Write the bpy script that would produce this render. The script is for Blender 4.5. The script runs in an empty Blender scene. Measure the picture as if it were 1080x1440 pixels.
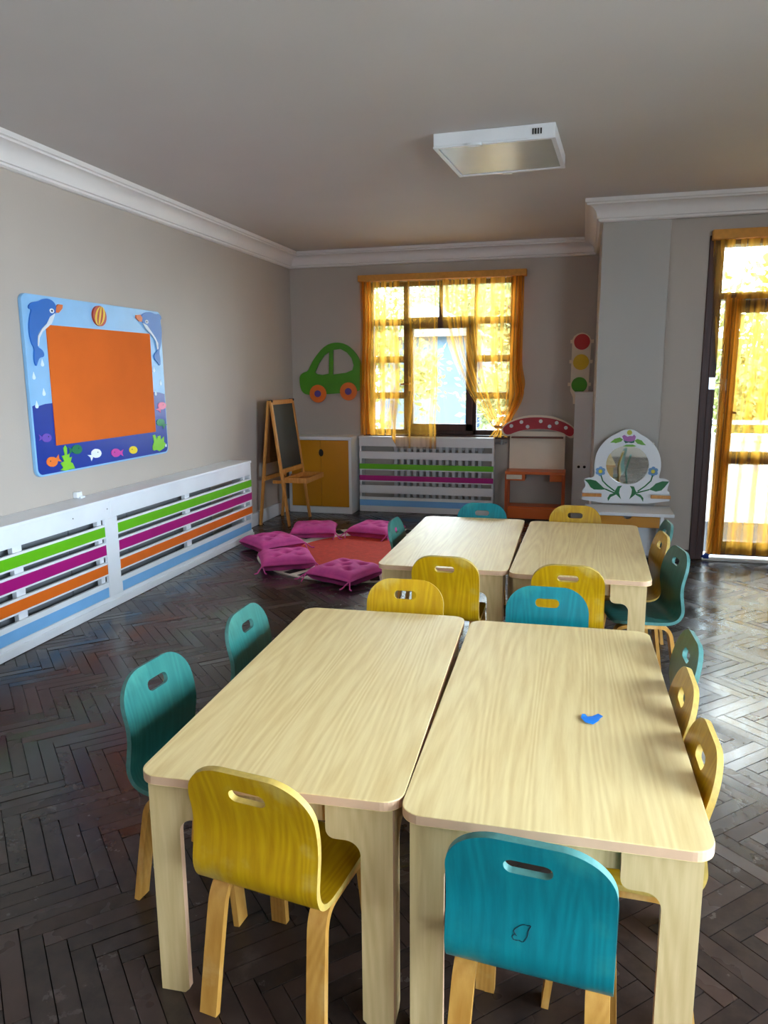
import bpy, bmesh, math, random
from mathutils import Vector, Matrix
from mathutils.geometry import tessellate_polygon
random.seed(7)
S = bpy.context.scene
C = S.collection
PI = math.pi

# ---------------------------------------------------------------- camera
TH, YAW, ROLL, CAMH = .183, .2573, -.0077, 1.5
fw = Vector((-math.sin(YAW)*math.cos(TH), math.cos(YAW)*math.cos(TH), -math.sin(TH)))
r0 = Vector((math.cos(YAW), math.sin(YAW), 0)); u0 = r0.cross(fw)
rt = math.cos(ROLL)*r0 + math.sin(ROLL)*u0; up = math.cos(ROLL)*u0 - math.sin(ROLL)*r0
cd = bpy.data.cameras.new('camera'); cam = bpy.data.objects.new('camera', cd); C.objects.link(cam)
cd.sensor_fit = 'VERTICAL'; cd.sensor_height = 36.0; cd.sensor_width = 27.0; cd.lens = 36.0*1052.5/1440
cd.clip_start = .05
cam.matrix_world = Matrix(((rt.x, up.x, -fw.x, 0), (rt.y, up.y, -fw.y, 0), (rt.z, up.z, -fw.z, CAMH), (0, 0, 0, 1)))
S.camera = cam

# ---------------------------------------------------------------- world, sun, exposure
SKY = 27.0
w = bpy.data.worlds.new('sky'); S.world = w; w.use_nodes = True
bg = w.node_tree.nodes['Background']; bg.inputs[0].default_value = (.68, .85, 1.0, 1); bg.inputs[1].default_value = SKY
sd = bpy.data.lights.new('sun', 'SUN'); sd.energy = 16; sd.angle = .01; sd.color = (1, .95, .88)
so = bpy.data.objects.new('sun', sd); C.objects.link(so); so.rotation_euler = (math.radians(8), math.radians(-48), 0)
def portal(name, loc, rot, sx, sy):
    l = bpy.data.lights.new(name, 'AREA'); l.shape = 'RECTANGLE'; l.size = sx; l.size_y = sy; l.energy = 1
    l.cycles.is_portal = True
    o = bpy.data.objects.new(name, l); C.objects.link(o); o.location = loc; o.rotation_euler = rot
portal('portal_right', (3.22, .7, 1.45), (0, PI/2, 0), 2.0, 4.3)
portal('portal_rear', (1.9, -1.82, 1.6), (PI/2, 0, 0), 1.0, 1.5)
portal('portal_door', (1.5, 6.75, 1.25), (-PI/2, 0, 0), .95, 2.4)
portal('portal_window', (-1.485, 8.22, 1.65), (-PI/2, 0, 0), 1.6, 1.65)
S.view_settings.view_transform = 'Standard'; S.view_settings.look = 'None'
S.view_settings.gamma = 1; S.view_settings.use_curve_mapping = False
S.view_settings.exposure = 0.26

# ---------------------------------------------------------------- materials
def L(r, g, b):
    f = lambda c: (c/255/12.92 if c/255 <= .04045 else ((c/255+.055)/1.055)**2.4)
    return (f(r), f(g), f(b), 1)
class NT:
    def __init__(s, name):
        s.m = bpy.data.materials.new(name); s.m.use_nodes = True; s.t = s.m.node_tree
        s.p = s.t.nodes['Principled BSDF']; s.out = s.t.nodes['Material Output']
    def n(s, typ, **kw):
        nd = s.t.nodes.new(typ)
        for k, v in kw.items():
            if k.startswith('i_'): nd.inputs[k[2:].replace('_', ' ')].default_value = v
            else: setattr(nd, k, v)
        return nd
    def l(s, a, b): s.t.links.new(a, b)
    def coord(s, scale=(1, 1, 1), kind='Object'):
        tc = s.n('ShaderNodeTexCoord'); mp = s.n('ShaderNodeMapping'); mp.inputs['Scale'].default_value = scale
        s.l(tc.outputs[kind], mp.inputs[0]); return mp.outputs[0]
    def noise(s, co, scale=5, detail=3, rough=.5, dist=0):
        nz = s.n('ShaderNodeTexNoise'); nz.inputs['Scale'].default_value = scale; nz.inputs['Detail'].default_value = detail
        nz.inputs['Roughness'].default_value = rough; nz.inputs['Distortion'].default_value = dist
        s.l(co, nz.inputs['Vector']); return nz.outputs['Fac']
    def ramp(s, fac, stops):
        r = s.n('ShaderNodeValToRGB'); e = r.color_ramp.elements
        while len(e) < len(stops): e.new(.5)
        for k, (p, c) in enumerate(stops): e[k].position = p; e[k].color = c
        s.l(fac, r.inputs[0]); return r.outputs[0]
    def mix(s, fac, a, b, mode='MIX'):
        m = s.n('ShaderNodeMix', data_type='RGBA', blend_type=mode)
        for sock, v in ((m.inputs[0], fac), (m.inputs[6], a), (m.inputs[7], b)):
            if hasattr(v, 'is_linked'): s.l(v, sock)
            else: sock.default_value = v
        return m.outputs[2]
    def bump(s, h, strength=.1, dist=.01):
        b = s.n('ShaderNodeBump'); b.inputs['Strength'].default_value = strength; b.inputs['Distance'].default_value = dist
        s.l(h, b.inputs['Height']); s.l(b.outputs[0], s.p.inputs['Normal'])
MC = {}
def paint(name, col, rough=.5, var=.06, scale=6, bump=0, spec=.5):
    """painted / plain surface with a little mottling of its own"""
    if name in MC: return MC[name]
    t = NT(name); co = t.coord(); f = t.noise(co, scale, 4)
    lo = tuple(c*(1-var) for c in col[:3])+(1,); hi = tuple(min(1, c*(1+var)) for c in col[:3])+(1,)
    t.l(t.ramp(f, [(.3, lo), (.7, hi)]), t.p.inputs['Base Color']); t.p.inputs['Roughness'].default_value = rough
    t.p.inputs['Specular IOR Level'].default_value = spec
    if bump: t.bump(t.noise(co, scale*40, 2), bump, .002)
    MC[name] = t.m; return t.m
def wood(name, a, b, stretch=(18, 1.3, 18), scale=1.6, rough=.42, wear=None):
    if name in MC: return MC[name]
    t = NT(name); co = t.coord(stretch)
    f1 = t.noise(co, scale*2.2, 5, .6, .2)
    # flat-sawn figure: contour lines of a long stretched noise field
    mp2 = t.coord(tuple(k*.16 for k in stretch)); f0 = t.noise(mp2, scale*1.1, 1.5, .4, .3)
    ml = t.n('ShaderNodeMath', operation='MULTIPLY'); t.l(f0, ml.inputs[0]); ml.inputs[1].default_value = 150
    sn = t.n('ShaderNodeMath', operation='SINE'); t.l(ml.outputs[0], sn.inputs[0])
    mx = t.n('ShaderNodeMath', operation='MULTIPLY_ADD'); t.l(sn.outputs[0], mx.inputs[0]); mx.inputs[1].default_value = .13; t.l(f1, mx.inputs[2])
    col = t.ramp(mx.outputs[0], [(.2, a), (.8, b)])
    if wear:
        oc = t.coord((1, 1, 1)); f = t.noise(oc, 5, 5, .6); f = t.ramp(f, [(.56, (0, 0, 0, 1)), (.72, (1, 1, 1, 1))])
        ff = t.n('ShaderNodeMath', operation='MULTIPLY'); t.l(f, ff.inputs[0]); ff.inputs[1].default_value = .55
        col = t.mix(ff.outputs[0], col, wear)
    t.l(col, t.p.inputs['Base Color']); t.p.inputs['Roughness'].default_value = rough
    t.bump(f1, .06, .002)
    MC[name] = t.m; return t.m
M = {}
M['wall'] = paint('wall_paint', L(186, 174, 163), .6, .025, 2, .15)
M['ceiling'] = paint('ceiling_paint', L(205, 199, 196), .7, .02, 1.5, .1)
M['column'] = paint('column_paint', L(182, 176, 169), .5, .02, 2, .1)
M['cornice'] = paint('cornice_plaster', L(236, 230, 226), .5, .015, 3)
M['white'] = paint('white_gloss_paint', L(238, 240, 244), .35, .03, 5)
M['white2'] = paint('white_laminate', L(232, 232, 232), .35, .02, 5)
M['green'] = paint('green_paint', L(105, 190, 22), .4, .04)
M['magenta'] = paint('magenta_paint', L(176, 16, 120), .4, .04)
M['orange'] = paint('orange_paint', L(238, 112, 28), .4, .04)
M['blue'] = paint('light_blue_paint', L(128, 188, 240), .4, .04)
M['brown'] = wood('dark_brown_wood', L(74, 36, 26), L(50, 22, 17), (14, 14, 1.2), 2, .5)
M['mustard'] = paint('mustard_laminate', L(204, 136, 18), .35, .03, 4)
M['black'] = paint('black_plastic', L(18, 18, 18), .5, .05)
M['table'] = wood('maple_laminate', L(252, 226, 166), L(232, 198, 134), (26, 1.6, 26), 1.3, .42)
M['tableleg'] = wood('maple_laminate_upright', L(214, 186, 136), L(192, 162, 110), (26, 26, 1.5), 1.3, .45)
M['edge'] = paint('table_edge_band', L(214, 172, 138), .45, .05, 20)
M['chairy'] = wood('yellow_stained_ply', L(208, 164, 18), L(180, 130, 8), (14, 1.6, 1.6), 2.2, .3, L(214, 190, 110))
M['chairt'] = wood('teal_stained_ply', L(12, 130, 136), L(6, 104, 114), (14, 1.6, 1.6), 2.2, .3, L(60, 150, 140))
M['chairg'] = wood('green_stained_ply', L(48, 116, 108), L(32, 94, 90), (14, 1.6, 1.6), 2.2, .3, L(72, 140, 126))
M['edgey'] = paint('yellow_ply_edge', L(196, 164, 82), .55, .15, 60)
M['edget'] = paint('teal_ply_edge', L(74, 126, 120), .55, .15, 60)
M['beech'] = wood('honey_bent_ply', L(212, 158, 78), L(188, 130, 54), (14, 14, 1.5), 2, .35, L(226, 196, 140))
M['pine'] = wood('honey_pine', L(214, 150, 74), L(190, 122, 52), (14, 14, 1.5), 2, .4)
M['slate'] = paint('slate_board', L(44, 50, 50), .6, .2, 3)
M['brass'] = paint('worn_brass', L(190, 150, 80), .3, .05); M['brass'].node_tree.nodes['Principled BSDF'].inputs['Metallic'].default_value = .9
M['steel'] = paint('grey_steel', L(190, 190, 192), .3, .05); M['steel'].node_tree.nodes['Principled BSDF'].inputs['Metallic'].default_value = .8
M['desko'] = paint('orange_laminate', L(222, 106, 36), .4, .04)
M['cream'] = paint('cream_laminate', L(236, 220, 196), .45, .03)
M['redcap'] = paint('red_paint', L(176, 12, 34), .4, .05)
def plain(name, rgb, rough=.5): return paint(name, L(*rgb), rough, .04, 8)

def floor_mat(name):
    t = NT(name); co = t.n('ShaderNodeNewGeometry').outputs['Position']
    at = t.n('ShaderNodeAttribute', attribute_name='tone')
    base = t.ramp(at.outputs['Fac'], [(0, L(42, 34, 31)), (.55, L(52, 41, 37)), (.85, L(62, 45, 39)), (1, L(74, 51, 43))])
    gr = t.noise(co, 14, 6, .65); sc = t.noise(co, 2.2, 4, .6)
    base = t.mix(t.ramp(gr, [(.35, (0, 0, 0, 1)), (.75, (.35, .35, .35, 1))]), base, L(84, 68, 60))
    # worn, scuffed patches where the varnish is gone
    wr = t.ramp(t.noise(co, 5.5, 6, .7), [(.60, (0, 0, 0, 1)), (.70, (1, 1, 1, 1))])
    wf = t.n('ShaderNodeMath', operation='MULTIPLY'); t.l(wr, wf.inputs[0]); wf.inputs[1].default_value = .35
    base = t.mix(wf.outputs[0], base, L(104, 90, 82))
    t.l(base, t.p.inputs['Base Color'])
    rr = t.ramp(sc, [(.3, (.12, .12, .12, 1)), (.7, (.27, .27, .27, 1))])
    rm = t.n('ShaderNodeMath', operation='MULTIPLY_ADD'); t.l(wr, rm.inputs[0]); rm.inputs[1].default_value = .22; t.l(rr, rm.inputs[2])
    rv = t.n('ShaderNodeMath', operation='MULTIPLY_ADD'); t.l(at.outputs['Fac'], rv.inputs[0]); rv.inputs[1].default_value = .14; t.l(rm.outputs[0], rv.inputs[2])
    t.l(rv.outputs[0], t.p.inputs['Roughness']); t.p.inputs['Specular IOR Level'].default_value = .38
    t.bump(t.noise(co, 9, 4, .6), .04, .01)
    return t.m
M['parquet'] = floor_mat('dark_varnished_parquet')

def curtain_mat(name, col, dens, stripes, gather=None):
    """sheer woven voile: the weave is partly open, the threads tint and scatter"""
    t = NT(name); uv = t.n('ShaderNodeUVMap'); mp = t.n('ShaderNodeMapping'); mp.inputs['Scale'].default_value = (stripes, .6, 1); t.l(uv.outputs[0], mp.inputs[0])
    f = t.noise(mp.outputs[0], 1, 1, .4)
    d = t.ramp(f, [(.40, (dens*.6,)*3+(1,)), (.62, (min(1, dens*1.7),)*3+(1,))])
    if gather:
        sx = t.n('ShaderNodeSeparateXYZ'); t.l(uv.outputs[0], sx.inputs[0])
        gr = t.ramp(sx.outputs['X'], [(p, (v, v, v, 1)) for p, v in gather])
        d = t.mix(1.0, d, gr, 'MULTIPLY')
    tr = t.n('ShaderNodeBsdfTransparent'); tr.inputs[0].default_value = (1, .96, .88, 1)
    tl = t.n('ShaderNodeBsdfTranslucent'); tl.inputs[0].default_value = col
    df = t.n('ShaderNodeBsdfDiffuse'); df.inputs[0].default_value = col
    m1 = t.n('ShaderNodeMixShader'); m1.inputs[0].default_value = .22; t.l(tl.outputs[0], m1.inputs[1]); t.l(df.outputs[0], m1.inputs[2])
    m2 = t.n('ShaderNodeMixShader'); t.l(d, m2.inputs[0]); t.l(tr.outputs[0], m2.inputs[1]); t.l(m1.outputs[0], m2.inputs[2])
    t.l(m2.outputs[0], t.out.inputs[0]); return t.m
M['voile'] = curtain_mat('orange_voile', L(238, 170, 62), .50, 18, [(0, 1), (.46, 1), (.56, .5), (1, .62)])
M['voile_r'] = curtain_mat('orange_voile_tied', L(238, 170, 62), .46, 18)
M['voile2'] = curtain_mat('orange_voile_door', L(238, 172, 62), .50, 16)
M['voile3'] = curtain_mat('orange_voile_gathered', L(238, 168, 62), .62, 5)
M['valance'] = paint('orange_header_tape', L(214, 148, 62), .7, .08, 30)
def glass_mat():
    t = NT('window_glass'); tr = t.n('ShaderNodeBsdfTransparent'); gl = t.n('ShaderNodeBsdfGlossy'); gl.inputs['Roughness'].default_value = .02
    fr = t.n('ShaderNodeFresnel'); fr.inputs[0].default_value = 1.45
    m = t.n('ShaderNodeMixShader'); t.l(fr.outputs[0], m.inputs[0]); t.l(tr.outputs[0], m.inputs[1]); t.l(gl.outputs[0], m.inputs[2])
    t.l(m.outputs[0], t.out.inputs[0]); return t.m
M['glass'] = glass_mat()
def mirror_mat():
    t = NT('mirror_glass'); t.p.inputs['Metallic'].default_value = 1; t.p.inputs['Roughness'].default_value = .03
    t.l(t.ramp(t.noise(t.coord(), 4), [(0, (.58, .6, .56, 1)), (1, (.66, .68, .64, 1))]), t.p.inputs['Base Color']); return t.m
M['mirror'] = mirror_mat()
def leaf_mat(name, a, b):
    t = NT(name); f = t.noise(t.coord(), 1.4, 3); c = t.ramp(f, [(.3, a), (.7, b)])
    df = t.n('ShaderNodeBsdfDiffuse'); tl = t.n('ShaderNodeBsdfTranslucent'); t.l(c, df.inputs[0]); t.l(c, tl.inputs[0])
    m = t.n('ShaderNodeMixShader'); m.inputs[0].default_value = .4; t.l(df.outputs[0], m.inputs[1]); t.l(tl.outputs[0], m.inputs[2])
    t.l(m.outputs[0], t.out.inputs[0]); return t.m

# ---------------------------------------------------------------- mesh builder
class G:
    def __init__(s): s.v = []; s.f = []; s.mi = []; s.sm = []; s.uv = {}
    def add(s, vs, fs, mi=0, smooth=False):
        o = len(s.v); s.v += [tuple(p) for p in vs]
        for f in fs: s.f.append(tuple(i+o for i in f)); s.mi.append(mi); s.sm.append(smooth)
        return s
    def box(s, x0, x1, y0, y1, z0, z1, mi=0):
        v = [(x, y, z) for z in (z0, z1) for y in (y0, y1) for x in (x0, x1)]
        return s.add(v, [(0, 2, 3, 1), (4, 5, 7, 6), (0, 1, 5, 4), (2, 6, 7, 3), (0, 4, 6, 2), (1, 3, 7, 5)], mi)
    def bar(s, a, b, wx, wy, up=(0, 0, 1), mi=0):
        a = Vector(a); b = Vector(b); d = (b-a).normalized(); u = Vector(up)
        if abs(d.dot(u)) > .95: u = Vector((0, 1, 0))
        x = d.cross(u).normalized(); y = x.cross(d)
        v = [p+x*(sx*wx/2)+y*(sy*wy/2) for p in (a, b) for sx, sy in ((-1, -1), (1, -1), (1, 1), (-1, 1))]
        return s.add(v, [(3, 2, 1, 0), (4, 5, 6, 7), (0, 1, 5, 4), (1, 2, 6, 5), (2, 3, 7, 6), (3, 0, 4, 7)], mi)
    def prism(s, loops, fn, d0, d1, mi=0, rim=None):
        """loops: outline then holes, in 2D; fn(u, v, d) maps to 3D; solid between depth d0 and d1"""
        flat = [p for lp in loops for p in lp]; tri = tessellate_polygon([[Vector((p[0], p[1], 0)) for p in lp] for lp in loops])
        n = len(flat); s.add([fn(p[0], p[1], d0) for p in flat]+[fn(p[0], p[1], d1) for p in flat], [tuple(t) for t in tri]+[tuple(i+n for i in reversed(t)) for t in tri], mi)
        o = len(s.v)-2*n; k = 0
        for lp in loops:
            m = len(lp)
            for i in range(m):
                a, b = k+i, k+(i+1) % m
                s.f.append((o+a, o+b, o+b+n, o+a+n)); s.mi.append(mi if rim is None else rim); s.sm.append(False)
            k += m
        return s
    def tube(s, pts, r, n=8, mi=0):
        pts = [Vector(p) for p in pts]; rr = r if isinstance(r, (list, tuple)) else [r]*len(pts); o = len(s.v); ref = Vector((0, 0, 1))
        for i, p in enumerate(pts):
            d = (pts[min(i+1, len(pts)-1)]-pts[max(i-1, 0)]).normalized()
            if abs(d.dot(ref)) > .9: ref = Vector((1, 0, 0))
            x = d.cross(ref).normalized(); y = x.cross(d)
            s.v += [tuple(p+(x*math.cos(a)+y*math.sin(a))*rr[i]) for a in (2*PI*k/n for k in range(n))]
        for i in range(len(pts)-1):
            for k in range(n):
                s.f.append((o+i*n+k, o+i*n+(k+1) % n, o+(i+1)*n+(k+1) % n, o+(i+1)*n+k)); s.mi.append(mi); s.sm.append(True)
        s.f.append(tuple(o+k for k in range(n-1, -1, -1))); s.mi.append(mi); s.sm.append(False)
        e = o+(len(pts)-1)*n; s.f.append(tuple(e+k for k in range(n))); s.mi.append(mi); s.sm.append(False)
        return s
    def strip(s, path, w, th, x0=0, fn=None, mi=0, rim=None):
        """bent ply strip: path of (a, z), width w across, thickness th"""
        n = len(path); o = len(s.v); P = [Vector((0, p[0], p[1])) for p in path]
        for i in range(n):
            d = (P[min(i+1, n-1)]-P[max(i-1, 0)]).normalized(); nm = Vector((0, -d.z, d.y))
            for sx, sn in ((-1, 0), (1, 0), (1, 1), (-1, 1)):
                q = P[i]+nm*(th*sn)+Vector((x0+sx*w/2, 0, 0))
                s.v.append(tuple(fn(q) if fn else q))
        for i in range(n-1):
            a = o+4*i
            for k in range(4):
                s.f.append((a+k, a+4+k, a+4+(k+1) % 4, a+(k+1) % 4)); s.mi.append(mi if k % 2 == 0 or rim is None else rim); s.sm.append(True)
        s.f.append((o, o+1, o+2, o+3)); s.f.append((o+4*n-1, o+4*n-2, o+4*n-3, o+4*n-4)); s.mi += [mi, mi]; s.sm += [False, False]
        return s
    def build(s, name, mats, parent=None, bevel=0, seg=2, world=True, sharp=35):
        me = bpy.data.meshes.new(name); off = Vector((0, 0, 0))
        if parent is not None and world:
            q = parent
            while q is not None: off += q.location; q = q.parent
        me.from_pydata([tuple(Vector(p)-off) for p in s.v], [], s.f)
        mats = mats if isinstance(mats, (list, tuple)) else [mats]
        for m in mats: me.materials.append(m)
        me.polygons.foreach_set('material_index', s.mi); me.polygons.foreach_set('use_smooth', s.sm)
        bm = bmesh.new(); bm.from_mesh(me); bmesh.ops.recalc_face_normals(bm, faces=bm.faces[:])
        if bevel:
            es = [e for e in bm.edges if len(e.link_faces) == 2 and e.calc_face_angle(0) > .6]
            bmesh.ops.bevel(bm, geom=es, offset=bevel, segments=seg, profile=.6, affect='EDGES')
        bm.to_mesh(me); bm.free()
        if any(s.sm) : me.set_sharp_from_angle(angle=math.radians(sharp))
        o = bpy.data.objects.new(name, me); C.objects.link(o)
        if parent is not None: o.parent = parent
        return o
def tag(o, label=None, cat=None, group=None, kind=None):
    for k, v in (('label', label), ('category', cat), ('group', group), ('kind', kind)):
        if v: o[k] = v
    return o
def root(name, label, cat, loc=(0, 0, 0), rz=0, group=None):
    o = bpy.data.objects.new(name, None); C.objects.link(o); o.empty_display_size = .1
    o.location = loc; o.rotation_euler = (0, 0, rz); return tag(o, label, cat, group)
def struct(o): o['kind'] = 'structure'; return o
def copy_tree(o, parent=None):
    c = o.copy(); C.objects.link(c); c.parent = parent
    for ch in list(o.children): copy_tree(ch, c)
    return c
def circ(cx, cy, r, n=24, ry=None): return [(cx+r*math.cos(2*PI*i/n), cy+(ry or r)*math.sin(2*PI*i/n)) for i in range(n)]
def rrect(x0, x1, y0, y1, r, n=6):
    o = []
    for cx, cy, a0 in ((x1-r, y0+r, -PI/2), (x1-r, y1-r, 0), (x0+r, y1-r, PI/2), (x0+r, y0+r, PI)):
        o += [(cx+r*math.cos(a0+k*PI/2/n), cy+r*math.sin(a0+k*PI/2/n)) for k in range(n+1)]
    return o
def smooth_loop(pts, it=2):
    for _ in range(it):
        q = []
        for i in range(len(pts)):
            a, b = pts[i], pts[(i+1) % len(pts)]
            q += [(a[0]*.75+b[0]*.25, a[1]*.75+b[1]*.25), (a[0]*.25+b[0]*.75, a[1]*.25+b[1]*.75)]
        pts = q
    return pts
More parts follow.
